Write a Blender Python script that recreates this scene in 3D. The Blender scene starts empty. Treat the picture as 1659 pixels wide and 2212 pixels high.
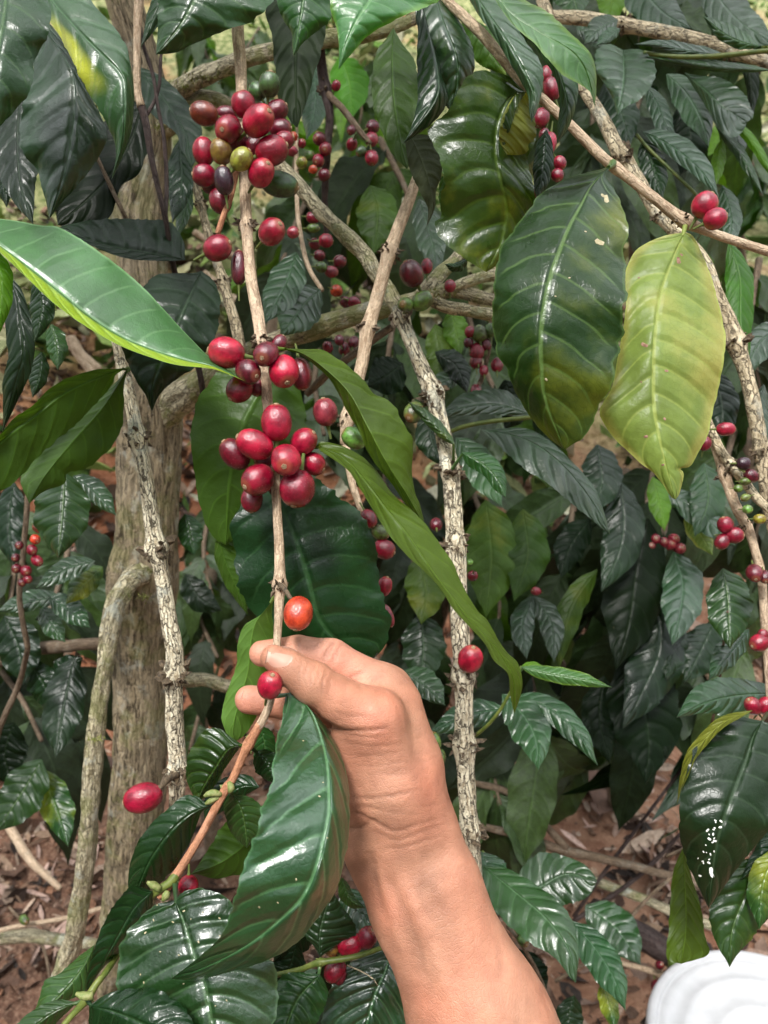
import bpy, math, random
import numpy as np
from mathutils import Vector, Matrix
from mathutils.bvhtree import BVHTree
random.seed(7); RNG = np.random.default_rng(7)
SC = bpy.context.scene
COL = SC.collection

# ---------------------------------------------------------------- camera, sky, sun, exposure
PITCH = math.radians(18.0)
CAM = np.array([0.0, 0.0, 1.35])
WID = 2 * math.tan(math.radians(26.0))
KPX = WID / 1659.0
RV = np.array([1.0, 0, 0]); UV_ = np.array([0, math.sin(PITCH), math.cos(PITCH)]); FV = np.array([0, math.cos(PITCH), -math.sin(PITCH)])
cd = bpy.data.cameras.new("camera"); cam = bpy.data.objects.new("camera", cd); COL.objects.link(cam)
cam.location = CAM; cam.rotation_euler = (math.pi / 2 - PITCH, 0, 0)
cd.sensor_fit = 'HORIZONTAL'; cd.sensor_width = 36.0; cd.lens = 18.0 / math.tan(math.radians(26.0))
cd.clip_start = 0.02; cd.clip_end = 500
cd.dof.use_dof = True; cd.dof.focus_distance = 0.415; cd.dof.aperture_fstop = 19.0
SC.camera = cam
SUN_EL, SUN_AZ = math.radians(58), math.radians(200)
w = bpy.data.worlds.new("World"); SC.world = w; w.use_nodes = True
nt = w.node_tree; nt.nodes.clear()
wo = nt.nodes.new("ShaderNodeOutputWorld"); bg = nt.nodes.new("ShaderNodeBackground")
sky = nt.nodes.new("ShaderNodeTexSky"); sky.sky_type = 'NISHITA'; sky.sun_disc = False
sky.sun_elevation = SUN_EL; sky.sun_rotation = SUN_AZ; sky.air_density = 1.0; sky.dust_density = 3.0; sky.altitude = 1200
# overcast: cloud deck brighter overhead than at the horizon (CIE overcast), softly patchy, over the clear-sky model
wtc = nt.nodes.new("ShaderNodeTexCoord"); wsp = nt.nodes.new("ShaderNodeSeparateXYZ"); nt.links.new(wtc.outputs['Generated'], wsp.inputs[0])
wmr = nt.nodes.new("ShaderNodeMapRange"); wmr.interpolation_type = 'SMOOTHSTEP'; nt.links.new(wsp.outputs[2], wmr.inputs[0])
wmr.inputs[1].default_value = 0.0; wmr.inputs[2].default_value = 0.9; wmr.inputs[3].default_value = 5.0; wmr.inputs[4].default_value = 50.0
wns = nt.nodes.new("ShaderNodeTexNoise"); nt.links.new(wtc.outputs['Generated'], wns.inputs['Vector']); wns.inputs['Scale'].default_value = 2.6; wns.inputs['Detail'].default_value = 4
wn2 = nt.nodes.new("ShaderNodeMapRange"); nt.links.new(wns.outputs['Fac'], wn2.inputs[0]); wn2.inputs[1].default_value = .35; wn2.inputs[2].default_value = .65; wn2.inputs[3].default_value = .6; wn2.inputs[4].default_value = 1.45
wmu = nt.nodes.new("ShaderNodeMath"); wmu.operation = 'MULTIPLY'; nt.links.new(wmr.outputs[0], wmu.inputs[0]); nt.links.new(wn2.outputs[0], wmu.inputs[1])
wcl = nt.nodes.new("ShaderNodeVectorMath"); wcl.operation = 'SCALE'; wcl.inputs[0].default_value = (.97, 1.0, 1.04); nt.links.new(wmu.outputs[0], wcl.inputs['Scale'])
mixw = nt.nodes.new("ShaderNodeMix"); mixw.data_type = 'RGBA'; mixw.inputs[0].default_value = 0.8
nt.links.new(wcl.outputs[0], mixw.inputs[7])
nt.links.new(sky.outputs[0], mixw.inputs[6]); nt.links.new(mixw.outputs[2], bg.inputs[0])
bg.inputs[1].default_value = 0.088
nt.links.new(bg.outputs[0], wo.inputs[0])
sd = bpy.data.lights.new("sun", 'SUN'); sd.energy = 3.8; sd.angle = math.radians(12); sd.color = (1, .965, .92)
so = bpy.data.objects.new("sun", sd); COL.objects.link(so)
_sv = Vector((math.sin(SUN_AZ) * math.cos(SUN_EL), math.cos(SUN_AZ) * math.cos(SUN_EL), math.sin(SUN_EL)))
so.rotation_euler = _sv.to_track_quat('Z', 'Y').to_euler(); so.location = (0, 0, 5)
SC.view_settings.view_transform = 'Standard'; SC.view_settings.look = 'None'
SC.view_settings.exposure = 0.32; SC.view_settings.gamma = 1; SC.view_settings.use_curve_mapping = False

# ---------------------------------------------------------------- helpers
def PT(x, y, d):
    return CAM + RV * ((x - 829.5) * KPX * d) - UV_ * ((y - 1106.0) * KPX * d) + FV * d

def PA(a):
    a = np.asarray(a, float)
    return CAM + np.outer((a[:, 0] - 829.5) * KPX * a[:, 2], RV) - np.outer((a[:, 1] - 1106.0) * KPX * a[:, 2], UV_) + np.outer(a[:, 2], FV)

def _h(ix, iy, iz, s):
    n = (ix * 73856093) ^ (iy * 19349663) ^ (iz * 83492791) ^ (s * 2654435)
    n = (n ^ (n >> 13)) * 1274126177 & 0xffffffff
    n = (n ^ (n >> 16)) & 0xffff
    return n / 32767.5 - 1

def vnoise(p, s=0):
    p = np.asarray(p, float); f = np.floor(p); i = f.astype(np.int64); t = p - f; t = t * t * (3 - 2 * t)
    r = 0
    for a in (0, 1):
        for b in (0, 1):
            for c in (0, 1):
                wt = (t[..., 0] if a else 1 - t[..., 0]) * (t[..., 1] if b else 1 - t[..., 1]) * (t[..., 2] if c else 1 - t[..., 2])
                r = r + wt * _h(i[..., 0] + a, i[..., 1] + b, i[..., 2] + c, s)
    return r

def fbm(p, s=0, o=3):
    p = np.asarray(p, float); r = 0; a = 1.0
    for k in range(o):
        r = r + a * vnoise(p * 2 ** k, s + k); a *= .5
    return r

def crom(pts, n):
    """Catmull-Rom resample to n points by chord length"""
    p = np.asarray(pts, float)
    if len(p) == 2:
        t = np.linspace(0, 1, n)[:, None]; return p[0] * (1 - t) + p[1] * t
    q = np.vstack([2 * p[0] - p[1], p, 2 * p[-1] - p[-2]])
    out = []
    for k in range(len(p) - 1):
        p0, p1, p2, p3 = q[k:k + 4]; t = np.linspace(0, 1, 16, endpoint=False)[:, None]
        out.append(.5 * (2 * p1 + (p2 - p0) * t + (2 * p0 - 5 * p1 + 4 * p2 - p3) * t ** 2 + (3 * p1 - p0 - 3 * p2 + p3) * t ** 3))
    out.append(p[-1:]); o = np.vstack(out)
    L = np.r_[0, np.cumsum(np.linalg.norm(np.diff(o[:, :2], axis=0), axis=1) + 1e-9)]
    s = np.linspace(0, L[-1], n)
    return np.column_stack([np.interp(s, L, o[:, k]) for k in range(o.shape[1])])

def mesh_np(name, V, F, uv=None, mat=None, smooth=True, col=None):
    me = bpy.data.meshes.new(name); V = np.asarray(V, np.float32)
    if isinstance(F, list):
        F3 = F
    else:
        F3 = [np.asarray(F)]
    tot = [len(f) * f.shape[1] for f in F3 if len(f)]
    me.vertices.add(len(V)); me.vertices.foreach_set('co', V.ravel())
    idx = np.concatenate([f.ravel() for f in F3 if len(f)]).astype(np.int32)
    sizes = np.concatenate([np.full(len(f), f.shape[1]) for f in F3 if len(f)]).astype(np.int32)
    me.loops.add(len(idx)); me.loops.foreach_set('vertex_index', idx)
    me.polygons.add(len(sizes)); me.polygons.foreach_set('loop_start', np.r_[0, np.cumsum(sizes)[:-1]].astype(np.int32))
    me.polygons.foreach_set('loop_total', sizes)
    me.polygons.foreach_set('use_smooth', np.full(len(sizes), smooth))
    if uv is not None:
        ul = me.uv_layers.new(name='UVMap'); ul.data.foreach_set('uv', np.asarray(uv, np.float32)[idx].ravel())
    if col is not None:
        ca = me.color_attributes.new('col', 'FLOAT_COLOR', 'POINT'); c = np.ones((len(V), 4), np.float32); c[:, :3] = col
        ca.data.foreach_set('color', c.ravel())
    me.update(calc_edges=True)
    if mat is not None: me.materials.append(mat)
    return me

def link(name, me, parent=None, loc=None, label=None):
    o = bpy.data.objects.new(name, me); COL.objects.link(o)
    if parent is not None: o.parent = parent
    if loc is not None: o.location = loc
    if label: o['label'] = label
    return o

def wobj(name, V, F, parent, mat, uv=None, label=None, smooth=True, col=None):
    """world-space vertices -> object with its own origin, under a parent Empty that is only translated"""
    V = np.asarray(V, float); c = V.mean(0); me = mesh_np(name, V - c, F, uv, mat, smooth, col)
    base = np.array(parent.location) if parent is not None else np.zeros(3)
    o = link(name, me, parent, tuple(c - base), label); return o

def thing(name, label, cat, loc, group=None):
    o = bpy.data.objects.new(name, None); COL.objects.link(o); o.location = tuple(float(v) for v in loc); o.empty_display_size = .02
    o['label'] = label; o['category'] = cat
    if group: o['group'] = group
    o['_c'] = 0; del o['_c']
    return o

# ---------------------------------------------------------------- material nodes
class NB:
    def __init__(s, name):
        s.m = bpy.data.materials.new(name); s.m.use_nodes = True; s.t = s.m.node_tree; s.t.nodes.clear()
        s.out = s.n('ShaderNodeOutputMaterial')
    def n(s, ty): return s.t.nodes.new(ty)
    def put(s, sock, v):
        if isinstance(v, bpy.types.NodeSocket): s.t.links.new(v, sock)
        elif isinstance(v, tuple) and len(v) == 3 and sock.type == 'RGBA': sock.default_value = (*v, 1)
        else: sock.default_value = v
    def M(s, op, a, b=0.0, c=0.0, clamp=False):
        n = s.n('ShaderNodeMath'); n.operation = op; n.use_clamp = clamp
        s.put(n.inputs[0], a); s.put(n.inputs[1], b); s.put(n.inputs[2], c); return n.outputs[0]
    def mix(s, f, a, b, mode='MIX'):
        n = s.n('ShaderNodeMix'); n.data_type = 'RGBA'; n.blend_type = mode; n.clamp_factor = True
        s.put(n.inputs[0], f); s.put(n.inputs[6], a); s.put(n.inputs[7], b); return n.outputs[2]
    def ramp(s, v, lo, hi, a=0.0, b=1.0):
        n = s.n('ShaderNodeMapRange'); n.interpolation_type = 'SMOOTHSTEP'
        s.put(n.inputs[0], v); s.put(n.inputs[1], lo); s.put(n.inputs[2], hi); s.put(n.inputs[3], a); s.put(n.inputs[4], b); return n.outputs[0]
    def noise(s, vec, scale, detail=3, rough=.55, dist=0.0):
        n = s.n('ShaderNodeTexNoise'); s.put(n.inputs['Vector'], vec); n.inputs['Scale'].default_value = scale
        n.inputs['Detail'].default_value = detail; n.inputs['Roughness'].default_value = rough; n.inputs['Distortion'].default_value = dist
        return n.outputs['Fac']
    def voro(s, vec, scale, feat='F1', out='Distance'):
        n = s.n('ShaderNodeTexVoronoi'); n.feature = feat; s.put(n.inputs['Vector'], vec); n.inputs['Scale'].default_value = scale
        return n.outputs[out]
    def comb(s, x, y, z):
        n = s.n('ShaderNodeCombineXYZ'); s.put(n.inputs[0], x); s.put(n.inputs[1], y); s.put(n.inputs[2], z); return n.outputs[0]
    def scl(s, v, k):
        n = s.n('ShaderNodeVectorMath'); n.operation = 'MULTIPLY'; s.put(n.inputs[0], v); n.inputs[1].default_value = k; return n.outputs[0]
    def bump(s, h, st, dist, nrm=None):
        n = s.n('ShaderNodeBump'); n.inputs['Strength'].default_value = st; n.inputs['Distance'].default_value = dist; s.put(n.inputs['Height'], h)
        if nrm is not None: s.put(n.inputs['Normal'], nrm)
        return n.outputs[0]
    def pr(s, col, rough, nrm=None, spec=.5, coat=0.0, sss=0.0, sssr=None, coatr=.15):
        n = s.n('ShaderNodeBsdfPrincipled'); s.put(n.inputs['Base Color'], col); s.put(n.inputs['Roughness'], rough)
        s.put(n.inputs['Specular IOR Level'], spec); n.inputs['Coat Weight'].default_value = coat; n.inputs['Coat Roughness'].default_value = coatr
        if nrm is not None: s.put(n.inputs['Normal'], nrm)
        if sss: n.inputs['Subsurface Weight'].default_value = sss; n.inputs['Subsurface Radius'].default_value = sssr or (.01, .004, .002); n.inputs['Subsurface Scale'].default_value = 1.0
        return n.outputs[0]
    def done(s, sh): s.t.links.new(sh, s.out.inputs[0]); return s.m

def leaf_mat(name, top, under, vein, yel=(.28, .26, .03), yamt=0.0, margin=0.0, gloss=.34, NV=9.0, K=3.2, trans=.22, vmix=.45, spec=.5, quilt=.5, ugloss=.5, spots=.25, half=0.0, crink=.6, patch=0.0, nvp=8.0, rim=0.0):
    b = NB(name); uvn = b.n('ShaderNodeUVMap'); sp = b.n('ShaderNodeSeparateXYZ'); b.put(sp.inputs[0], uvn.outputs[0])
    u = sp.outputs[0]; vs = b.M('MULTIPLY', b.M('SUBTRACT', sp.outputs[1], .5), 2.0); a = b.M('ABSOLUTE', vs)
    oi = b.n('ShaderNodeObjectInfo'); rnd = oi.outputs['Random']
    tc = b.n('ShaderNodeTexCoord'); oc0 = tc.outputs['Object']
    va = b.n('ShaderNodeVectorMath'); va.operation = 'ADD'; b.put(va.inputs[0], oc0); b.put(va.inputs[1], b.comb(b.M('MULTIPLY', rnd, 17.0), b.M('MULTIPLY', rnd, 5.0), 0.0)); oc = va.outputs[0]
    wob = b.M('MULTIPLY', b.M('SUBTRACT', b.noise(oc, 45, 2), .5), .9)
    off = b.M('MULTIPLY', b.M('GREATER_THAN', vs, 0.0), .42)
    p = b.M('ADD', b.M('SUBTRACT', b.M('MULTIPLY', b.M('POWER', u, .92), nvp), b.M('MULTIPLY', b.M('POWER', a, 1.5), 1.35)), b.M('ADD', b.M('MULTIPLY', wob, .22), off))
    fr = b.M('FRACT', p); dist = b.M('MINIMUM', fr, b.M('SUBTRACT', 1.0, fr))
    sec = b.M('MULTIPLY', b.ramp(dist, .015, .075, 1, 0), b.ramp(a, .78, .95, 1, 0))
    midr = b.ramp(a, .018, .05, 1, 0)
    vein_m = b.M('MAXIMUM', b.M('MULTIPLY', sec, .55), midr)
    n1 = b.noise(oc, 22, 4, .6); n2 = b.noise(oc, 160, 3, .6); n3 = b.noise(oc, 9, 2)
    tv = b.mix(b.ramp(n1, .3, .75), tuple(c * .72 for c in top), tuple(min(1, c * 1.3) for c in top))
    if yamt > 0:
        ym = b.ramp(b.M('ADD', n3, b.M('MULTIPLY', b.M('SUBTRACT', n1, .5), .7)), .62 - yamt * .4, .8 - yamt * .3)
        tv = b.mix(b.M('MULTIPLY', ym, min(1, .5 + yamt)), tv, yel)
    if margin > 0:
        tv = b.mix(b.M('MULTIPLY', b.ramp(b.M('ADD', a, b.M('MULTIPLY', wob, .3)), .72, 1.0), margin), tv, yel)
    if patch > 0:
        pm = b.M('MULTIPLY', b.M('MULTIPLY', b.ramp(u, .22, .34), b.ramp(u, .62, .52, 1, 0)[0:] if False else b.ramp(u, .50, .66, 1, 0)), b.ramp(b.M('ADD', vs, b.M('MULTIPLY', wob, .5)), -.75, -.30, 1, 0))
        tv = b.mix(pm, tv, yel)
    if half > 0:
        tv = b.mix(b.M('MULTIPLY', b.ramp(vs, .04, .3), half), tv, yel)  # tints one half-blade as if light shone through it
    tv = b.mix(b.M('MULTIPLY', vein_m, vmix), tv, vein)
    if rim: tv = b.mix(b.M('MULTIPLY', b.ramp(a, .955, .985), rim), tv, tuple(min(1, c * 1.15) for c in vein))
    # tertiary net and little scars
    net = b.voro(b.scl(oc, (1, 1, 1)), 330, 'DISTANCE_TO_EDGE')
    tv = b.mix(b.ramp(net, 0, .06, .22, 0), tv, tuple(c * .55 for c in top))
    sc = b.M('MULTIPLY', b.ramp(b.voro(oc, 75), .0, .085, 1, 0), b.ramp(n1, .52, .62))
    tv = b.mix(b.M('MULTIPLY', sc, spots), tv, (.32, .27, .15))
    hv = b.n('ShaderNodeHueSaturation'); b.put(hv.inputs['Color'], tv); b.put(hv.inputs['Hue'], b.ramp(rnd, 0, 1, .485, .512)); b.put(hv.inputs['Value'], b.ramp(b.M('FRACT', b.M('MULTIPLY', rnd, 7.3)), 0, 1, .78, 1.25)); tv = hv.outputs[0]
    uv2 = b.mix(b.ramp(n1, .3, .75), tuple(c * .75 for c in under), tuple(min(1, c * 1.2) for c in under))
    uv2 = b.mix(b.M('MULTIPLY', vein_m, .6), uv2, tuple(min(1, c * 1.7) for c in under))
    geo = b.n('ShaderNodeNewGeometry'); bf = geo.outputs['Backfacing']
    colr = b.mix(bf, tv, uv2)
    h = b.M('ADD', b.M('MULTIPLY', b.ramp(dist, 0, .3), quilt), b.M('MULTIPLY', b.ramp(a, .0, .09), .5))
    h = b.M('ADD', h, b.M('MULTIPLY', n1, .5)); h = b.M('ADD', h, b.M('MULTIPLY', b.noise(oc, 75, 3), crink)); h = b.M('ADD', h, b.M('MULTIPLY', n2, .05)); h = b.M('ADD', h, b.M('MULTIPLY', b.ramp(net, 0, .10), .035)); h = b.M('ADD', h, b.M('MULTIPLY', b.noise(oc, 230, 3, .6), .10))
    h = b.M('ADD', h, b.M('MULTIPLY', n3, .8)); nr = b.bump(h, .5, .0022)
    rg = b.M('ADD', b.mix(bf, (gloss,) * 3, (ugloss,) * 3), b.M('MULTIPLY', b.M('SUBTRACT', n1, .5), .22))
    pr = b.pr(colr, rg, nr, spec=spec)
    tr = b.n('ShaderNodeBsdfTranslucent'); hs = b.n('ShaderNodeHueSaturation'); b.put(hs.inputs['Color'], colr); hs.inputs['Value'].default_value = 2.6; hs.inputs['Saturation'].default_value = 1.25
    b.put(tr.inputs[0], b.mix(.08, hs.outputs[0], (.25, .35, .02))); b.put(tr.inputs['Normal'], nr)
    ms = b.n('ShaderNodeMixShader'); ms.inputs[0].default_value = trans; b.t.links.new(pr, ms.inputs[1]); b.t.links.new(tr.outputs[0], ms.inputs[2])
    return b.done(ms.outputs[0])

NVP = {'y': 10.5, 'm': 10.5, 'bgl': 10.5, 'bg': 10.5}
LM = {
 'g': leaf_mat('leaf_green', (0.0158, 0.0547, 0.0101), (0.0504, 0.0936, 0.0216), (.10, .19, .05), gloss=0.32, trans=.2, spec=0.6, quilt=.4),
 'gy': leaf_mat('leaf_green_yellowed', (0.0173, 0.0576, 0.0101), (0.0504, 0.0936, 0.0216), (.10, .19, .05), yel=(.28, .30, .02), yamt=.14, gloss=0.32, trans=.2, spec=0.6, quilt=.4),
 'bg': leaf_mat('leaf_bright_green', (.045, .14, .032), (.12, .24, .04), (.18, .34, .13), yel=(.22, .36, .02), margin=.35, gloss=.33, trans=.3, quilt=.3, spec=0.9, nvp=10.5),
 'bgl': leaf_mat('leaf_bright_green_backlit', (.038, .125, .036), (.10, .22, .03), (.16, .32, .14), yel=(.20, .33, .012), half=.95, gloss=0.36, trans=.3, quilt=.3, spec=1.1, nvp=10.5, rim=0.5),  # yellow-green half-blade is painted backlight, not leaf pigment
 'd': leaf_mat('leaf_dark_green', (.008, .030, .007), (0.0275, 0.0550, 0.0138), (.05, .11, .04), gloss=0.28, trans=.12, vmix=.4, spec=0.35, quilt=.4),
 'k': leaf_mat('leaf_blackish_for_shade', (.004, .011, .003), (0.0125, 0.0225, 0.0070), (.02, .035, .015), gloss=.38, trans=.05, spec=0.12),  # near-black colour paints in deep shade; also serves blackish leaf undersides
 's': leaf_mat('leaf_shiny_grey_green', (.011, .046, .010), (0.0360, 0.0720, 0.0180), (.07, .15, .07), gloss=0.33, trans=.12, spec=0.85, quilt=0.5),
 'sp': leaf_mat('leaf_shiny_patched', (.011, .046, .010), (0.0360, 0.0720, 0.0180), (.07, .15, .07), yel=(.32, .36, .03), gloss=0.32, trans=.12, spec=0.75, quilt=.4, patch=.95),
 'sb': leaf_mat('leaf_glossy_crinkled', (.010, .046, .011), (0.0360, 0.0720, 0.0180), (.09, .20, .08), gloss=0.31, trans=.12, spec=1.15, quilt=.8, crink=1.3, vmix=.6, spots=.6, rim=0.25),
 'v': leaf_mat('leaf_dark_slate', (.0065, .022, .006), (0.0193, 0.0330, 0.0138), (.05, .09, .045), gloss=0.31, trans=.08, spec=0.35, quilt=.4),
 'o': leaf_mat('leaf_olive_underside', (0.0540, 0.0945, 0.0072), (0.0540, 0.0945, 0.0072), (.13, .20, .02), yel=(.22, .25, .01), yamt=.42, gloss=.42, ugloss=.42, trans=.3, quilt=0.4, vmix=.7, spec=0.35, crink=1.0, rim=0.7),
 'od': leaf_mat('leaf_dark_olive', (.040, .090, .009), (.036, .078, .009), (.09, .15, .03), yel=(.13, .15, .01), yamt=.2, gloss=.42, ugloss=.42, trans=.22, quilt=.3, spec=0.25, crink=0.9),
 'l': leaf_mat('leaf_light_green', (.085, .17, .03), (.085, .17, .03), (.24, .38, .10), gloss=.45, ugloss=.45, trans=.25, vmix=.8, quilt=.3, spec=0.4, rim=0.6),
 'y': leaf_mat('leaf_yellowed', (.21, .30, .065), (.19, .27, .05), (.36, .44, .11), yel=(.42, .39, .11), yamt=.34, margin=.7, gloss=.42, ugloss=.42, trans=.22, vmix=0.85, quilt=.7, spots=.35, spec=0.35, nvp=10.5, rim=0.6, crink=0.9),
 'm': leaf_mat('leaf_mottled', (.014, .042, .006), (0.0900, 0.1425, 0.0150), (.12, .20, .05), yel=(.13, .15, .012), yamt=0.42, gloss=0.3, trans=.18, vmix=.8, quilt=.4, spots=.5, spec=0.42, nvp=10.5, rim=0.3),
 'my': leaf_mat('leaf_half_yellow', (0.0208, 0.0496, 0.0072), (0.1360, 0.1520, 0.0120), (.12, .20, .04), yel=(.20, .22, .025), yamt=.42, gloss=.28, trans=.2, quilt=.7, spec=0.5),
 'br': leaf_mat('leaf_brown_grey', (0.0385, 0.0476, 0.0224), (0.0385, 0.0476, 0.0224), (.11, .13, .065), gloss=.6, ugloss=.6, trans=.15, quilt=.3, vmix=.6, spec=0.2),
 'f': leaf_mat('leaf_fresh', (.07, .19, .014), (.10, .22, .014), (.16, .30, .04), gloss=.42, trans=.28, quilt=.3, spec=0.3),
}

def bark_mat(name, light, dark, crack=1.0, moss=0.0, lichen=.3, scale=1.0, fibre=.6, fsc=(90, 620)):
    b = NB(name); tc = b.n('ShaderNodeTexCoord'); uvn = b.n('ShaderNodeUVMap'); uv = uvn.outputs[0]; oc = tc.outputs['Object']
    # UV: x = metres along, y = metres around
    def warp(v, k):
        wv = b.n('ShaderNodeVectorMath'); wv.operation = 'ADD'; nz = b.n('ShaderNodeTexNoise'); b.put(nz.inputs['Vector'], oc); nz.inputs['Scale'].default_value = 160 * scale; nz.inputs['Detail'].default_value = 3
        b.put(wv.inputs[0], v); b.put(wv.inputs[1], b.scl(nz.outputs['Color'], (k, k, 0))); return wv.outputs[0]
    st = warp(b.scl(uv, (80 * scale, 300 * scale, 1)), 2.2)
    cr = b.voro(st, 1.0, 'DISTANCE_TO_EDGE'); cell = b.voro(st, 1.0, 'F1', 'Color')
    fb = b.noise(warp(b.scl(uv, (fsc[0], fsc[1], 1)), 1.5), 1.0, 6, .72); f2 = b.noise(oc, 55, 5, .65); f3 = b.noise(oc, 1100, 2, .7); f4 = b.noise(oc, 200, 4, .7)
    c = b.mix(b.ramp(b.M('ADD', b.M('MULTIPLY', fb, fibre), b.M('MULTIPLY', f4, 1 - fibre)), .42, .57), dark, light)
    sc = b.n('ShaderNodeSeparateColor'); b.put(sc.inputs[0], cell)
    c = b.mix(b.M('MULTIPLY', b.ramp(sc.outputs[0], .2, .9), .4), c, tuple(min(1, x * 1.15 + .05) for x in light))
    c = b.mix(b.ramp(f2, .5, .8, 0, .45), c, tuple(x * .5 for x in light))
    ck = b.M('MULTIPLY', b.ramp(cr, .0, .16, 1, 0), b.ramp(f4, .38, .52))
    c = b.mix(b.M('MULTIPLY', ck, .9 * crack), c, tuple(x * .16 for x in dark))
    if lichen: c = b.mix(b.M('MULTIPLY', b.ramp(b.noise(oc, 38, 6, .7), .55, .63), lichen), c, (.60, .62, .54))
    if moss: c = b.mix(b.M('MULTIPLY', b.ramp(b.noise(oc, 24, 6, .75), .48, .58), moss), c, (.19, .21, .05))
    c = b.mix(b.ramp(f3, .52, .75, 0, .45), c, tuple(x * .3 for x in dark))
    h = b.M('ADD', b.M('MULTIPLY', b.M('MULTIPLY', b.ramp(cr, 0, .14), b.ramp(f4, .3, .55)), .6 * crack), b.M('ADD', b.M('MULTIPLY', fb, 1.0), b.M('MULTIPLY', f3, .25)))
    return b.done(b.pr(c, .82, b.bump(h, .9, .0016 / scale ** .5), spec=.3))
BK = {
 'pale': bark_mat('bark_pale', (.74, .62, .42), (.36, .28, .17), lichen=.35),
 'white': bark_mat('bark_whitish', (.84, .76, .57), (.46, .37, .24), lichen=.5, crack=1.15),
 'trunk': bark_mat('bark_trunk', (.40, .32, .205), (.06, .045, .027), crack=.35, moss=.32, lichen=.35, scale=.42, fibre=.8, fsc=(55, 290)),
 'lich': bark_mat('bark_lichened', (.70, .62, .42), (.20, .165, .09), crack=.9, moss=.5, lichen=.6),
 'moss': bark_mat('bark_mossy', (.60, .53, .36), (.20, .165, .10), crack=.9, moss=.65, lichen=.3),
 'tan': bark_mat('bark_tan', (.68, .52, .36), (.33, .22, .14), crack=.35, lichen=.08),
 'red': bark_mat('bark_reddish', (.52, .24, .13), (.28, .12, .06), crack=.2, lichen=.05),
 'dark': bark_mat('bark_dark', (.07, .045, .04), (.022, .014, .012), crack=.2, lichen=.02),
 'brown': bark_mat('bark_brown', (.24, .17, .11), (.10, .07, .045), crack=.4, lichen=.1),
}
def simple(name, c1, c2, rough=.5, sc=150, bd=.0006, spec=.4, tr=0):
    b = NB(name); tc = b.n('ShaderNodeTexCoord'); n = b.noise(tc.outputs['Object'], sc, 4, .6)
    return b.done(b.pr(b.mix(b.ramp(n, .3, .7), c1, c2), rough, b.bump(n, .6, bd), spec=spec))
M_GSTEM = simple('green_stem', (.06, .095, .014), (.14, .165, .035), .45)
M_STUB = simple('dried_stub', (.035, .025, .016), (.14, .10, .06), .8, 600)
M_BUD = simple('bud_scales', (.12, .17, .035), (.25, .25, .10), .6, 500)
M_MOSS = simple('moss', (.10, .12, .02), (.28, .28, .08), .9, 300)

def cherry_mat():
    b = NB('cherry_skin'); oi = b.n('ShaderNodeObjectInfo'); tc = b.n('ShaderNodeTexCoord'); oc = tc.outputs['Object']
    r = oi.outputs['Random']; va = b.n('ShaderNodeVectorMath'); va.operation = 'ADD'; b.put(va.inputs[0], oc); b.put(va.inputs[1], b.comb(b.M('MULTIPLY', r, 30.), r, 0.)); q = va.outputs[0]
    n = b.noise(q, 1.3, 4, .6); n2 = b.noise(q, 9, 4, .7); sp = b.n('ShaderNodeSeparateXYZ'); b.put(sp.inputs[0], oc)
    base = oi.outputs['Color']
    dk = b.mix(1.0, base, (.55, .38, .50), 'MULTIPLY'); lt = b.mix(1.0, base, (1.35, 1.5, 1.3), 'MULTIPLY')
    c = b.mix(b.ramp(n, .32, .7), dk, lt)
    c = b.mix(b.M('MULTIPLY', b.ramp(b.voro(q, 6.5), 0, .10, 1, 0), .35), c, (.55, .28, .2))
    c = b.mix(b.M('MULTIPLY', b.ramp(b.voro(q, 3.1), 0, .06, 1, 0), .6), c, (.07, .02, .015))
    c = b.mix(b.ramp(n2, .62, .8, 0, .12), c, (.45, .2, .16))
    c = b.mix(b.ramp(sp.outputs[2], .80, .98, 0, .45), c, (.36, .12, .06))
    h = b.M('ADD', b.M('MULTIPLY', n2, .4), n)
    return b.done(b.pr(c, b.M('ADD', .17, b.M('MULTIPLY', n2, .16)), b.bump(h, .18, .02), spec=.65, coat=.25, sss=.08, sssr=(.003, .001, .0007), coatr=.2))
M_CH = cherry_mat()
M_CALYX = simple('calyx_scar', (.26, .15, .08), (.62, .46, .28), .7, 8, .03)

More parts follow.
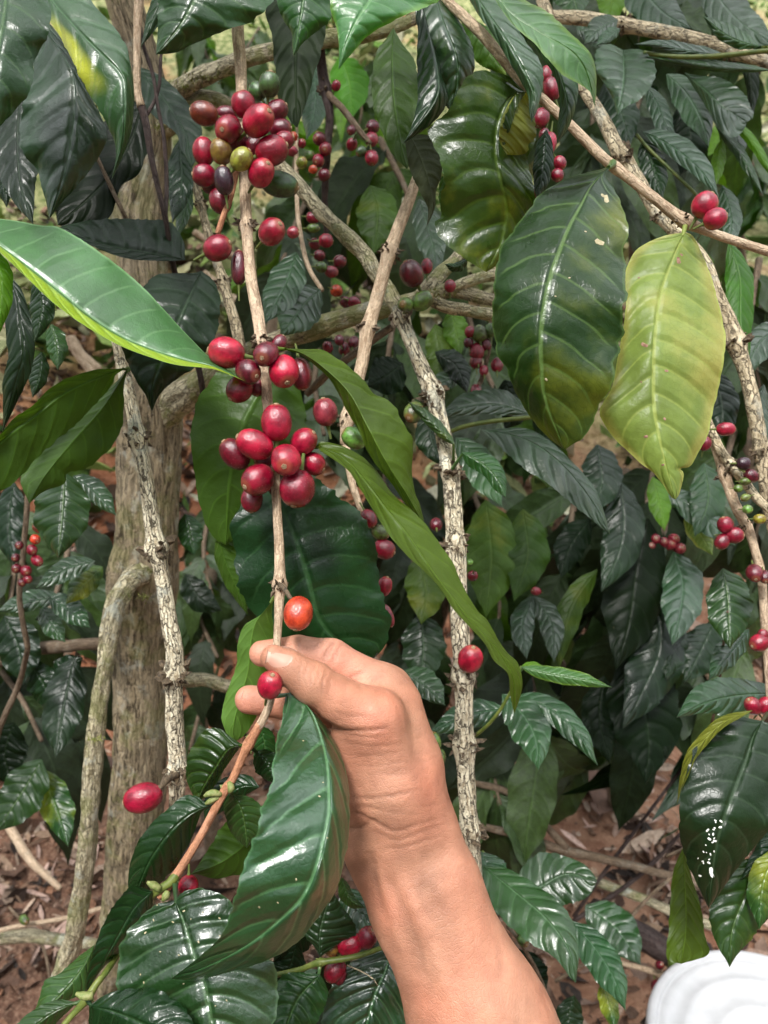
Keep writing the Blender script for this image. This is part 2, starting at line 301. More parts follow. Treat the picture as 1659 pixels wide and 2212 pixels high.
# ---------------------------------------------------------------- tubes (trunks, branches, stems)
def tube_geo(pts, seg=14, step=.003, rough=.06, nodes=(), seed=0, fis=1.0, fib=0.0):
    """pts: rows x,y,depth,r_px -> world tube. returns V,F,uv,axis,rad"""
    a = np.asarray(pts, float); W3 = PA(a[:, :3]); R = a[:, 3] * KPX * a[:, 2]
    full = np.column_stack([W3, R]); L = np.linalg.norm(np.diff(W3, axis=0), axis=1).sum()
    n = int(max(6, min(420, L / step))); q = full
    # spline in 3D by arclength
    qq = np.vstack([2 * q[0] - q[1], q, 2 * q[-1] - q[-2]]); out = []
    for k in range(len(q) - 1):
        p0, p1, p2, p3 = qq[k:k + 4]; t = np.linspace(0, 1, 24, endpoint=False)[:, None]
        out.append(.5 * (2 * p1 + (p2 - p0) * t + (2 * p0 - 5 * p1 + 4 * p2 - p3) * t ** 2 + (3 * p1 - p0 - 3 * p2 + p3) * t ** 3))
    o = np.vstack(out + [q[-1:]]); S = np.r_[0, np.cumsum(np.linalg.norm(np.diff(o[:, :3], axis=0), axis=1))]
    s = np.linspace(0, S[-1], n); o = np.column_stack([np.interp(s, S, o[:, k]) for k in range(4)])
    ax, rad = o[:, :3], np.maximum(o[:, 3], 2e-4)
    T = np.gradient(ax, axis=0); T /= np.linalg.norm(T, axis=1)[:, None]
    ref = np.array([0, 1.0, 0.1]); A = np.cross(T, ref); A /= np.linalg.norm(A, axis=1)[:, None]; B = np.cross(T, A)
    for (nx, ny, amt) in nodes:
        # swelling at nodes given in image px
        P2 = np.column_stack([829.5 + (ax - CAM) @ RV / ((ax - CAM) @ FV) / KPX, 1106 - (ax - CAM) @ UV_ / ((ax - CAM) @ FV) / KPX])
        k = np.argmin((P2[:, 0] - nx) ** 2 + (P2[:, 1] - ny) ** 2); dd = (s - s[k]) / (rad[k] * 1.1)
        rad = rad * (1 + amt * np.exp(-dd ** 2))
    th = np.linspace(0, 2 * np.pi, seg, endpoint=False)
    C, Sn = np.cos(th), np.sin(th)
    Sg, Tg = np.meshgrid(s, th, indexing='ij'); rg = rad[:, None]
    r0 = float(rad.mean())
    nzp = np.stack([Sg / (r0 * 3.0), np.cos(Tg) * 2.2, np.sin(Tg) * 2.2], -1)
    disp = 1 + rough * fbm(nzp, seed, 3) + fis * rough * .6 * vnoise(np.stack([Sg / (r0 * 2.2), np.cos(Tg) * 5, np.sin(Tg) * 5], -1), seed + 9)
    rr = rg * disp
    if fib: rr = rr + fib * fbm(np.stack([Sg / .022, np.cos(Tg) * r0 / .0042, np.sin(Tg) * r0 / .0042], -1), seed + 3, 2)
    V = ax[:, None, :] + rr[..., None] * (C[None, :, None] * A[:, None, :] + Sn[None, :, None] * B[:, None, :])
    V = V.reshape(-1, 3); i = np.arange(n - 1)[:, None]; j = np.arange(seg)[None, :]; j2 = (j + 1) % seg
    F = np.stack([i * seg + j, i * seg + j2, (i + 1) * seg + j2, (i + 1) * seg + j], -1).reshape(-1, 4)
    uv = np.stack([Sg, np.abs(np.sin(Tg / 2)) * 2 * np.pi * r0 * .5 + (Tg > np.pi) * .5], -1).reshape(-1, 2)
    V = np.vstack([V, ax[0] - T[0] * rad[0] * .25, ax[-1] + T[-1] * rad[-1] * .25]); a0, a1 = n * seg, n * seg + 1
    jj = np.arange(seg); cap = np.vstack([np.column_stack([np.full(seg, a0), (jj + 1) % seg, jj]), np.column_stack([np.full(seg, a1), (n - 1) * seg + jj, (n - 1) * seg + (jj + 1) % seg])])
    uv = np.vstack([uv, [[0, 0], [0, 0]]])
    return V, [F, cap], uv, ax, rad

AXES = {}
def tube(parent, pts, mat, name='stem', seg=14, step=.003, rough=.06, nodes=(), label=None, fis=1.0, stubs=True, fib=0.0):
    if isinstance(mat, str): mat = BK[mat]
    V, F, uv, ax, rad = tube_geo(pts, seg, step, rough, nodes, random.randrange(999), fis, fib)
    o = wobj(name, V, F, parent, mat, uv, label)
    AXES.setdefault(parent.name, []).append((ax, rad))
    if stubs:
        for (nx, ny, amt) in nodes:
            if amt >= .2: node_stub(parent, nx, ny, ax, rad)
    return o

def proj(W3):
    v = np.asarray(W3) - CAM; d = v @ FV
    return np.column_stack([829.5 + v @ RV / d / KPX, 1106 - v @ UV_ / d / KPX, d])

def stub_geo(c, r, T, n, rs, spread=1.0):
    Vs, Fs = [], []; k0 = 0
    for k in range(n):
        d = np.array([rs.gauss(0, 1) for _ in range(3)]); d -= T * (d @ T) * .6; d /= np.linalg.norm(d) + 1e-9
        s = r * rs.uniform(.25, .62) * spread; base = c + d * r * .85 + T * rs.uniform(-.4, .4) * r
        e = np.cross(d, [rs.gauss(0, 1) for _ in range(3)]); e /= np.linalg.norm(e) + 1e-9; f = np.cross(d, e)
        wd = s * rs.uniform(.25, .5); ln = s * rs.uniform(.6, 1.5); cu = e * ln * rs.uniform(-.6, .6)
        ring = [base + wd * (math.cos(a) * e + math.sin(a) * f) for a in (0, 1.57, 3.14, 4.71)]
        ring2 = [base + d * ln * .6 + cu * .4 + wd * 1.15 * (math.cos(a + .5) * e + math.sin(a + .5) * f * .5) for a in (0, 1.57, 3.14, 4.71)]
        Vs += ring + ring2 + [base + d * ln + cu]
        for j in range(4):
            j2 = (j + 1) % 4; Fs += [(k0 + j, k0 + j2, k0 + 4 + j2), (k0 + j, k0 + 4 + j2, k0 + 4 + j), (k0 + 4 + j, k0 + 4 + j2, k0 + 8)]
        k0 += 9
    return np.array(Vs), np.array(Fs)

def node_stub(parent, nx, ny, ax, rad, n=22, mat=None):
    P2 = proj(ax); k = int(np.argmin((P2[:, 0] - nx) ** 2 + (P2[:, 1] - ny) ** 2)); T = ax[min(k + 1, len(ax) - 1)] - ax[k - 1 if k else 0]; T /= np.linalg.norm(T) + 1e-9
    rs = random.Random(int(nx * 7 + ny)); V, F = stub_geo(ax[k], rad[k], T, n, rs, 1.35 if mat is None else 1.0)
    wobj('node_scales', V, F, parent, mat or M_STUB, smooth=False)
# ---------------------------------------------------------------- leaves
PT_ = [0, .04, .12, .28, .45, .60, .74, .85, .92, .965, 1]
PW_ = [.03, .22, .60, .93, 1.0, .93, .70, .40, .18, .07, .0]

def leaf_geo(mid, e1=None, e2=None, w=None, d=.45, o=(0.0, 0.0), nu=44, nv=9, quilt=.0007, wav=.0020, NV=8, seed=0, under=False, pet=None, petr=.0012, prof=1.3, rag=.035, tilt=0.0, NVm=8.0):
    rs = random.Random(seed); M = crom([m[:2] for m in mid], nu)
    if isinstance(d, (int, float)): d = (d, d)
    D = np.interp(np.linspace(0, 1, nu), np.linspace(0, 1, len(d)), d); 
    if len(d) > 2: D = crom(np.column_stack([np.linspace(0, 1, len(d)) * 1000, d]), nu)[:, 1]
    t = np.linspace(0, 1, nu)
    if e1 is None:
        Tn = np.gradient(M, axis=0); Tn /= np.linalg.norm(Tn, axis=1)[:, None] + 1e-9
        Nn = np.column_stack([Tn[:, 1], -Tn[:, 0]]); W = np.interp(t, PT_, PW_)
        if not isinstance(w, (tuple, list)): w = (w, w)
        ph = rs.uniform(0, 6); k1 = 1 + .05 * np.sin(t * 21 + ph); k2 = 1 + .05 * np.sin(t * 19 + ph * 2)
        E1 = M + Nn * (W * w[0] * k1)[:, None]; E2 = M - Nn * (W * w[1] * k2)[:, None]
    else:
        E1 = crom(e1, nu); E2 = crom(e2, nu)
    wpx = np.linalg.norm(E1 - E2, axis=1) * .5; wm = wpx * KPX * D
    if rag:
        jt = np.column_stack([t * 40, np.zeros(nu), np.zeros(nu)]); 
        E1 = E1 + (E1 - M) * (rag * fbm(jt, seed % 97, 2))[:, None]; E2 = E2 + (E2 - M) * (rag * fbm(jt, seed % 89 + 7, 2))[:, None]
    V, UVs = [], []; env = np.interp(t, [0, .08, .2, .8, 1], [0, .5, 1, .9, .2])
    wn = np.clip(wm / .02, .3, 1.2); ph1, ph2 = rs.uniform(0, 6), rs.uniform(0, 6); fq1, fq2 = rs.uniform(3, 5), rs.uniform(3, 5)
    sgn = -1 if under else 1
    for j in range(-nv, nv + 1):
        v = abs(j) / nv; E = E1 if j >= 0 else E2; oo = o[0] if j >= 0 else o[1]
        XY = M * (1 - v) + E * v
        ph, fq = (ph1, fq1) if j >= 0 else (ph2, fq2)
        dep = D + oo * env * v ** prof + wav * env * wn * v ** 2 * np.sin(t * fq * 6.28 + ph) 
        p = np.power(t, .92) * NVm - v ** 1.5 * 1.35 + (.42 if j > 0 else 0)
        q = np.abs(np.sin(np.pi * p)) ** .8 * (1 - v ** 4) * min(1, v * 5) * (.62 + .55 * vnoise(np.stack([t * 5 + seed, np.full(nu, v * 2 + (3 if j > 0 else 0)), np.zeros(nu)], -1), 4)); dep = dep + .0018 * env * wn * v * fbm(np.stack([t * 5.5, np.full(nu, j / nv * 1.6 + seed % 53), np.zeros(nu)], -1), 17, 2)
        dep = dep - sgn * quilt * env * wn * (q - .3) + sgn * quilt * .9 * (1 if j == 0 else 0)
        dep = dep - tilt * (XY[:, 1] - M[0, 1]) * KPX * D
        V.append(np.column_stack([XY, dep])); UVs.append(np.column_stack([t, np.full(nu, .5 + .5 * (j / nv))]))
    m = 2 * nv + 1; A = PA(np.vstack(V)); uv = np.vstack(UVs)
    i = np.arange(m - 1)[:, None]; k = np.arange(nu - 1)[None, :]
    F = np.stack([i * nu + k, i * nu + k + 1, (i + 1) * nu + k + 1, (i + 1) * nu + k], -1).reshape(-1, 4)
    a, b_, c_ = A[F[:, 0]], A[F[:, 1]], A[F[:, 2]]; nn = np.cross(b_ - a, c_ - a); facing = (nn * (CAM - a)).sum(1).sum()
    if (facing < 0) != under: F = F[:, ::-1]
    if pet is not None:
        base = A[nv * nu]; pp = PT(*pet) if len(pet) == 3 else PT(pet[0], pet[1], D[0]); ax2 = base + (A[nv * nu + 1] - base) * 1.5
        mm = (pp + base) / 2 + np.array([0, 0, -.001]); n2 = 7; tt = np.linspace(0, 1, n2)[:, None]
        cur = (1 - tt) ** 2 * pp + 2 * tt * (1 - tt) * mm + tt ** 2 * ax2; T = np.gradient(cur, axis=0); T /= np.linalg.norm(T, axis=1)[:, None] + 1e-9
        Aa = np.cross(T, [0.1, 1, 0]); Aa /= np.linalg.norm(Aa, axis=1)[:, None] + 1e-9; Bb = np.cross(T, Aa); sg = 6; th = np.arange(sg) * 2 * np.pi / sg
        rr = np.linspace(petr * 1.25, petr * .7, n2)
        PV = (cur[:, None] + rr[:, None, None] * (np.cos(th)[None, :, None] * Aa[:, None] + np.sin(th)[None, :, None] * Bb[:, None])).reshape(-1, 3)
        b0 = len(A); ii = np.arange(n2 - 1)[:, None]; jj = np.arange(sg)[None]; PF = np.stack([ii * sg + jj, ii * sg + (jj + 1) % sg, (ii + 1) * sg + (jj + 1) % sg, (ii + 1) * sg + jj], -1).reshape(-1, 4) + b0
        A = np.vstack([A, PV]); F = np.vstack([F, PF]); uv = np.vstack([uv, np.tile([[.02, .5]], (len(PV), 1))])
    return A, F, uv

_seed = [100]
def leaf(parent, mid, mat='g', d=.45, w=None, e1=None, e2=None, o=(0.004, 0.004), label=None, **k):
    _seed[0] += 1
    if isinstance(d, (int, float)) and d > .52: k.setdefault('nu', 30); k.setdefault('nv', 6)
    if (d if isinstance(d, (int, float)) else d[0]) > .5: k.setdefault('tilt', {'s': .6, 'v': .25, 'g': .3, 'gy': .3, 'bg': .5}.get(mat, .12))
    k['quilt'] = min(k.get('quilt', .0007), .0011 if (d if isinstance(d, (int, float)) else d[0]) > .5 else .0016) * {'s': .7, 'sb': .8, 'sp': .7, 'v': .6}.get(mat, .5); k['NVm'] = NVP.get(mat, 8.0)
    A, F, uv = leaf_geo(mid, e1, e2, w, d, o, seed=_seed[0] * 13, **k)
    return wobj('leaf', A, F, parent, LM[mat], uv, label)

# generic leaves for the shrubs behind: unit length along +X, blade in XY, top side +Z
def unit_leaf(seed, droop, fold, asp):
    rs = random.Random(seed); nu, nv = 22, 4; t = np.linspace(0, 1, nu); W = np.interp(t, PT_, PW_) * asp
    V, U = [], []; tw = rs.uniform(-.5, .5); ph = rs.uniform(0, 6)
    for j in range(-nv, nv + 1):
        v = j / nv; y = W * v * (1 - .15 * abs(v)); z = fold * np.abs(y) * .9 - droop * t ** 2 + tw * t * y
        z = z + .028 * np.sin(t * 24 + ph + (1.5 if j > 0 else 0)) * v * v + .008 * np.abs(np.sin(np.pi * (t ** .92 * 8 - abs(v) ** 1.5 * 1.35 + (.42 if j > 0 else 0)))) * (1 - v ** 4) * (abs(v) > .1)
        V.append(np.column_stack([t * (1 - .25 * droop * t), y + .06 * math.sin(ph) * t ** 2, z])); U.append(np.column_stack([t, np.full(nu, .5 + .5 * v)]))
    m = 2 * nv + 1; i = np.arange(m - 1)[:, None]; k = np.arange(nu - 1)[None]
    F = np.stack([i * nu + k, i * nu + k + 1, (i + 1) * nu + k + 1, (i + 1) * nu + k], -1).reshape(-1, 4)[:, ::-1]
    return np.vstack(V), F, np.vstack(U)
ULEAF = {}
def unit_leaf_mesh(mat, var):
    if (mat, var) not in ULEAF:
        V, F, U = unit_leaf(var * 31 + 5, [.25, .55, .9, .4, .7][var % 5], [.25, .45, .1, .6, .3][var % 5], [.21, .19, .23, .18, .2][var % 5])
        ULEAF[(mat, var)] = mesh_np('leaf', V, F, U, LM[mat])
    return ULEAF[(mat, var)]

# ---------------------------------------------------------------- cherries
def cherry_mesh(seed):
    n, m = 18, 24; V, U = [], []
    for i in range(n + 1):
        ph = math.pi * i / n; z = math.cos(ph); r = math.sin(ph) ** .92
        if i < 2: z -= .03 * (2 - i)
        for j in range(m):
            a = 2 * math.pi * j / m; sq = 1 + .02 * math.cos(2 * a + seed) + .012 * math.cos(5 * a + seed * 2) * r
            V.append((r * sq * math.cos(a), r * sq * math.sin(a) * .96, z)); U.append((i / n, j / m))
    F = [(i * m + j, (i + 1) * m + j, (i + 1) * m + (j + 1) % m, i * m + (j + 1) % m) for i in range(n) for j in range(m)]
    return mesh_np('cherry', V, np.array(F), U, M_CH)
CHM = [cherry_mesh(s) for s in range(3)]
def calyx_mesh():
    m = 14; prof = [(.17, .955), (.165, 1.0), (.13, 1.03), (.10, 1.0), (.06, .985), (.035, 1.03), (.0, 1.04)]; V, F = [], []
    for (r, z) in prof:
        for j in range(m):
            a = 2 * math.pi * j / m; k = 1 + .12 * math.sin(5 * a) * (r > .12); V.append((r * k * math.cos(a), r * k * math.sin(a), z))
    for i in range(len(prof) - 1):
        F += [(i * m + j, i * m + (j + 1) % m, (i + 1) * m + (j + 1) % m, (i + 1) * m + j) for j in range(m)]
    return mesh_np('calyx', V, np.array(F), None, M_CALYX)
CALX = calyx_mesh()
def ped_mesh():
    m = 7; V, F = [], []; prof = [(.10, -1.9), (.12, -1.5), (.15, -1.15), (.22, -.93)]
    for (r, z) in prof:
        for j in range(m): a = 2 * math.pi * j / m; V.append((r * math.cos(a) + .05 * (z + 1) ** 2, r * math.sin(a), z))
    for i in range(3): F += [(i * m + j, i * m + (j + 1) % m, (i + 1) * m + (j + 1) % m, (i + 1) * m + j) for j in range(m)]
    return mesh_np('pedicel', V, np.array(F), None, M_GSTEM)
PEDM = ped_mesh()
CC = {'r': (.21, .0022, .020), 'r2': (.15, .0022, .014), 'b': (.33, .0035, .028), 'c': (.10, .003, .013), 'p': (.028, .008, .018), 'or': (.52, .05, .014), 'pk': (.25, .022, .04),
      'ol': (.19, .085, .018), 'og': (.20, .20, .022), 'g': (.075, .13, .025), 'dg': (.035, .075, .02), 'lg': (.14, .22, .05), 'br': (.14, .026, .01), 'pu': (.11, .006, .02)}

def cherry(parent, x, y, L, S, col='r', d=.42, ang=None, tilt=None, dz=0.0, label=None, cal=True, ped=True):
    """x,y centre px; L,S radii px (long, short); ang degrees image (0 = +x, 90 = up); tilt towards camera"""
    dd = d + dz; c = PT(x, y, dd)
    if ang is None or tilt is None:
        best = None
        for ax, rad in AXES.get(parent.name, []):
            k = np.argmin(((ax - c) ** 2).sum(1)); q = ax[k]
            if best is None or ((q - c) ** 2).sum() < ((best - c) ** 2).sum(): best = q
        v = c - best if best is not None else np.array([.3, -1, .2]); v = v / (np.linalg.norm(v) + 1e-9)
        a0 = math.degrees(math.atan2(v @ UV_, v @ RV)); t0 = math.degrees(math.asin(max(-1, min(1, -(v @ FV)))))
        if ang is None: ang = a0
        if tilt is None: tilt = max(-60, min(75, t0))
    a, t = math.radians(ang), math.radians(tilt)
    z = RV * math.cos(t) * math.cos(a) + UV_ * math.cos(t) * math.sin(a) - FV * math.sin(t)
    s = KPX * dd; ls = L * s; ss = S * s
    if abs(tilt) > 50: lo = 1.15 * (L + S) / 2 * s; ss = (L + S) / 2 * s
    else: lo = max(ss * .95, math.sqrt(max(0, ls ** 2 - (ss * math.sin(t)) ** 2)) / math.cos(t)); lo = min(lo, ls * 1.35)
    xx = np.cross([0.13, .97, .2], z); xx /= np.linalg.norm(xx); yy = np.cross(z, xx)
    M = Matrix(((xx[0] * ss, yy[0] * ss, z[0] * lo, 0), (xx[1] * ss, yy[1] * ss, z[1] * lo, 0), (xx[2] * ss, yy[2] * ss, z[2] * lo, 0), (0, 0, 0, 1)))
    o = bpy.data.objects.new('cherry', random.choice(CHM)); COL.objects.link(o); o.parent = parent
    M.translation = Vector(c - np.array(parent.location)); o.matrix_local = M
    cc = CC[col]; j = random.uniform(.85, 1.15); o.color = (min(1, cc[0] * j), min(1, cc[1] * random.uniform(.85, 1.2)), cc[2], 1)
    if label: o['label'] = label
    if cal:
        q = bpy.data.objects.new('calyx', CALX); COL.objects.link(q); q.parent = o
    if ped:
        q = bpy.data.objects.new('pedicel', PEDM); COL.objects.link(q); q.parent = o
    return o

def marks(leaf_o, pts, mat, seed=1, thick=.0002):
    """small raised scabs or droppings lying on a leaf: pts = (x, y, r_px); found on the blade by ray casting"""
    me = leaf_o.data; par = leaf_o.parent; off = np.array(leaf_o.location) + np.array(par.location)
    V = np.array([v.co for v in me.vertices]) + off; bvh = BVHTree.FromPolygons([tuple(v) for v in V], [tuple(p.vertices) for p in me.polygons]); rs = random.Random(seed)
    Vs, Fs = [], []
    for (x, y, r) in pts:
        b0 = len(Vs); ok = []; ph = rs.uniform(0, 6); n = 9
        for k in range(n + 1):
            a = 2 * math.pi * k / n; rr = 0 if k == n else r * (1 + .35 * math.sin(2 * a + ph) + rs.uniform(-.15, .15)); dv = PT(x + rr * math.cos(a), y + rr * math.sin(a), 1.0) - CAM
            h = bvh.ray_cast(Vector(CAM), Vector(dv).normalized())
            if h[0] is None: ok = None; break
            ok.append(np.array(h[0]) - dv / np.linalg.norm(dv) * (thick * (2.2 if k == n else .8)))
        if ok is None: continue
        Vs += ok; Fs += [(b0 + k, b0 + (k + 1) % n, b0 + n) for k in range(n)]
    if Vs:
        q = np.array(Vs) - off; o = link('spot', mesh_np('spot', q, np.array(Fs), None, mat), leaf_o); o['kind'] = 'stuff'
M_DROP = simple('bird_dropping', (.62, .62, .58), (.85, .85, .82), .7, 300); M_NECR = simple('necrotic_spot', (.16, .08, .045), (.36, .22, .15), .8, 500); M_SCAB = simple('pale_scab', (.30, .25, .14), (.45, .40, .26), .7, 500)
# ---------------------------------------------------------------- the picker's hand and forearm: one continuous surface from a smooth union of tapered capsules
def surface_nets(S, org, h):
    nx, ny, nz = S.shape; ins = S < 0
    c = [ins[i:nx - 1 + i, j:ny - 1 + j, k:nz - 1 + k] for i in (0, 1) for j in (0, 1) for k in (0, 1)]
    sm = np.sum(c, axis=0); act = (sm > 0) & (sm < 8); idx = np.argwhere(act); vid = -np.ones(act.shape, int); vid[act] = np.arange(len(idx))
    acc = np.zeros((len(idx), 3)); cnt = np.zeros(len(idx)); cor = [(i, j, k) for i in (0, 1) for j in (0, 1) for k in (0, 1)]
    for a in range(8):
        for b in range(a + 1, 8):
            ca, cb = cor[a], cor[b]
            if sum(abs(p - q) for p, q in zip(ca, cb)) != 1: continue
            va = S[idx[:, 0] + ca[0], idx[:, 1] + ca[1], idx[:, 2] + ca[2]]; vb = S[idx[:, 0] + cb[0], idx[:, 1] + cb[1], idx[:, 2] + cb[2]]
            m = (va < 0) != (vb < 0); t = np.where(m, va / np.where(m, va - vb, 1), 0)
            acc += np.where(m[:, None], np.array(ca) + t[:, None] * (np.array(cb) - np.array(ca)), 0); cnt += m
    V = (idx + acc / cnt[:, None]) * h + org; F = []
    for ax in range(3):
        o = [0, 0, 0]; o[ax] = 1; A = ins[:nx - 1, :ny - 1, :nz - 1]; B = ins[o[0]:nx - 1 + o[0], o[1]:ny - 1 + o[1], o[2]:nz - 1 + o[2]]
        e = np.argwhere(A != B); u, v = [(1, 2), (2, 0), (0, 1)][ax]; e = e[(e[:, u] > 0) & (e[:, v] > 0)]; fl = A[e[:, 0], e[:, 1], e[:, 2]]
        du = np.zeros(3, int); du[u] = 1; dv = np.zeros(3, int); dv[v] = 1
        g = lambda q: vid[q[:, 0], q[:, 1], q[:, 2]]
        q = np.column_stack([g(e), g(e - du), g(e - du - dv), g(e - dv)]); q = np.where(fl[:, None], q, q[:, ::-1]); F.append(q[(q >= 0).all(1)])
    return V, np.vstack(F)

def w2c(W3): v = np.asarray(W3) - CAM; return np.stack([v @ RV, v @ UV_, v @ FV], -1)
def c2w(Q): return CAM + np.outer(Q[:, 0], RV) + np.outer(Q[:, 1], UV_) + np.outer(Q[:, 2], FV)

def build_hand():
    T = thing('person', 'bare tanned hand and forearm of a picker pinching the fruiting branch', 'person', PT(1000, 2000, .41))
    # (x, y, depth, r_px) pairs; zs squeezes the depth axis (limb thinner front to back)
    P = [ # thumb
        ((591, 1421, .396, 29), (622, 1441, .397, 37), 1, 6), ((622, 1441, .397, 37), (676, 1476, .399, 45), 1, 6), ((676, 1476, .399, 45), (735, 1513, .402, 46), 1, 8),
        ((735, 1513, .402, 46), (808, 1553, .405, 62), 1, 14), ((808, 1556, .406, 62), (850, 1700, .412, 78), 1, 22), ((850, 1700, .412, 78), (862, 1830, .420, 84), 1, 22),
        ((800, 1640, .425, 60), (835, 1790, .428, 92), 1, 22), ((835, 1760, .428, 92), (838, 1840, .426, 94), 1.2, 20),
        ((765, 1585, .412, 52), (800, 1705, .418, 66), 1, 18), ((868, 1520, .426, 42), (893, 1650, .420, 54), 1, 26), ((893, 1650, .420, 54), (908, 1790, .418, 62), 1, 26),
        # index
        ((567, 1412, .421, 29), (642, 1407, .425, 35), 1, 4), ((642, 1407, .425, 35), (716, 1424, .430, 41), 1, 4), ((716, 1424, .430, 41), (832, 1500, .432, 57), 1, 12),
        ((832, 1500, .432, 58), (872, 1640, .432, 68), 1, 20), ((872, 1640, .432, 68), (914, 1800, .426, 70), 1, 22), ((914, 1800, .426, 70), (936, 1880, .420, 84), 1.2, 22),
        # web between thumb and index
        ((790, 1530, .420, 44), (850, 1590, .424, 60), 1, 16),
        # middle
        ((538, 1511, .428, 31), (620, 1520, .434, 34), 1, 4), ((620, 1520, .434, 34), (715, 1528, .446, 38), 1, 5), ((715, 1528, .446, 38), (845, 1570, .458, 54), 1, 14),
        # ring and little finger curled behind the palm
        ((640, 1590, .448, 26), (705, 1600, .462, 31), 1, 4), ((705, 1600, .462, 31), (800, 1610, .472, 36), 1, 5), ((800, 1610, .472, 36), (872, 1640, .472, 50), 1, 14),
        ((700, 1668, .466, 22), (760, 1672, .478, 26), 1, 4), ((760, 1672, .478, 26), (860, 1700, .484, 42), 1, 12),
        # back of the hand
        ((860, 1600, .450, 55), (900, 1840, .445, 62), 1, 20), ((870, 1660, .468, 48), (905, 1840, .455, 60), 1, 20),
        # wrist, forearm
        ((893, 1880, .424, 106), (918, 1940, .420, 117), 1.28, 20), ((918, 1940, .420, 117), (1035, 2200, .412, 143), 1.22, 26), ((1035, 2200, .412, 143), (1310, 2760, .392, 205), 1.05, 30)]
    h = .00115
    prim = []
    for a, b, zs, k in P:
        A = w2c(PT(*a[:3])); B = w2c(PT(*b[:3])); prim.append((A, B, a[3] * KPX * a[2], b[3] * KPX * b[2], zs, k * .24e-3 * 1.6))
    lo = np.min([np.minimum(A, B) - max(r1, r2) * 1.15 for A, B, r1, r2, zs, k in prim], 0) - .004; hi = np.max([np.maximum(A, B) + max(r1, r2) * 1.15 for A, B, r1, r2, zs, k in prim], 0) + .004
    n = np.ceil((hi - lo) / h).astype(int) + 1; S = np.full(tuple(n), .05, np.float32)
    gx, gy, gz = [lo[i] + h * np.arange(n[i]) for i in range(3)]
    for A, B, r1, r2, zs, k in prim:
        mg = max(r1, r2) + .022; l2 = np.maximum(((np.minimum(A, B) - mg - lo) / h).astype(int), 0); h2 = np.minimum(((np.maximum(A, B) + mg - lo) / h).astype(int) + 1, n)
        X = gx[l2[0]:h2[0], None, None]; Y = gy[None, l2[1]:h2[1], None]; Z = gz[None, None, l2[2]:h2[2]]
        sc = np.array([1, 1, zs]); a = A * sc; d = (B - A) * sc; L2 = (d ** 2).sum()
        px, py, pz = X - a[0], Y - a[1], Z * zs - a[2]; t = np.clip((px * d[0] + py * d[1] + pz * d[2]) / L2, 0, 1)
        q = (np.sqrt((px - t * d[0]) ** 2 + (py - t * d[1]) ** 2 + (pz - t * d[2]) ** 2) - (r1 + (r2 - r1) * t)) / (1 + (zs - 1) * .4)
        s = S[l2[0]:h2[0], l2[1]:h2[1], l2[2]:h2[2]]; hh = np.clip(.5 + .5 * (s - q) / k, 0, 1)
        S[l2[0]:h2[0], l2[1]:h2[1], l2[2]:h2[2]] = s * (1 - hh) + q * hh - k * hh * (1 - hh)
    V, F = surface_nets(S, lo, h)
    # normals
    def normals(V):
        a, b, c, d = [V[F[:, i]] for i in range(4)]; fn = np.cross(c - a, d - b); N = np.zeros_like(V)
        for i in range(4): np.add.at(N, F[:, i], fn)
        return N / (np.linalg.norm(N, axis=1)[:, None] + 1e-12)
    # light smoothing
    E = np.vstack([F[:, [0, 1]], F[:, [1, 2]], F[:, [2, 3]], F[:, [3, 0]]])
    for _ in range(3):
        s = np.zeros_like(V); c = np.zeros(len(V)); np.add.at(s, E[:, 0], V[E[:, 1]]); np.add.at(c, E[:, 0], 1); V = V * .4 + .6 * s / c[:, None]
    N = normals(V); px = 829.5 + V[:, 0] / V[:, 2] / KPX; py = 1106 - V[:, 1] / V[:, 2] / KPX; front = np.clip(-N[:, 2] * 1.6 + .25, 0, 1)
    # which faces are nearest (thumb vs fingers behind)
    def stroke(pts, wd, amp, zr=None):
        nonlocal disp
        q = crom(pts, 60); dmin = np.full(len(V), 1e9); tt = np.zeros(len(V))
        m = (px > q[:, 0].min() - 60) & (px < q[:, 0].max() + 60) & (py > q[:, 1].min() - 60) & (py < q[:, 1].max() + 60); ii = np.nonzero(m)[0]
        if len(ii) == 0: return
        for k in range(len(q) - 1):
            a, d = q[k, :2], q[k + 1, :2] - q[k, :2]; t = np.clip(((px[ii] - a[0]) * d[0] + (py[ii] - a[1]) * d[1]) / ((d ** 2).sum() + 1e-9), 0, 1)
            dd = np.hypot(px[ii] - a[0] - t * d[0], py[ii] - a[1] - t * d[1]); u = dd < dmin[ii]; dmin[ii[u]] = dd[u]; tt[ii[u]] = (k + t[u]) / 59
        e = np.exp(-(dmin / wd) ** 2) * np.sin(np.pi * np.clip(tt * .9 + .05, 0, 1)) ** .5 * front
        if zr: e = e * ((V[:, 2] > zr[0]) & (V[:, 2] < zr[1]))
        disp = disp + e * amp * (1.15 if abs(wd) < 6 else .8)
    disp = np.zeros(len(V)); mm = 1e-3
    # thumb joint wrinkles
    for (x, y) in ((668, 1438), (682, 1444), (693, 1452), (706, 1456), (655, 1436)):
        stroke([(x, y - 6), (x - 10, y + 20), (x - 8, y + 46)], 3.2, -.30 * mm, (.33, .41))
        stroke([(x + 7, y - 6), (x - 3, y + 20), (x - 1, y + 46)], 3.2, .22 * mm, (.33, .41))
    stroke([(700, 1462), (712, 1478), (706, 1500)], 3, -.25 * mm, (.33, .41))
    # index creases on the palm side
    stroke([(642, 1378), (645, 1395), (648, 1412)], 4.5, -1.0 * mm, (.395, .5)); stroke([(722, 1384), (712, 1400), (700, 1424)], 4.5, -1.3 * mm, (.395, .5)); stroke([(736, 1392), (726, 1412), (716, 1436)], 4, -.4 * mm, (.395, .5))
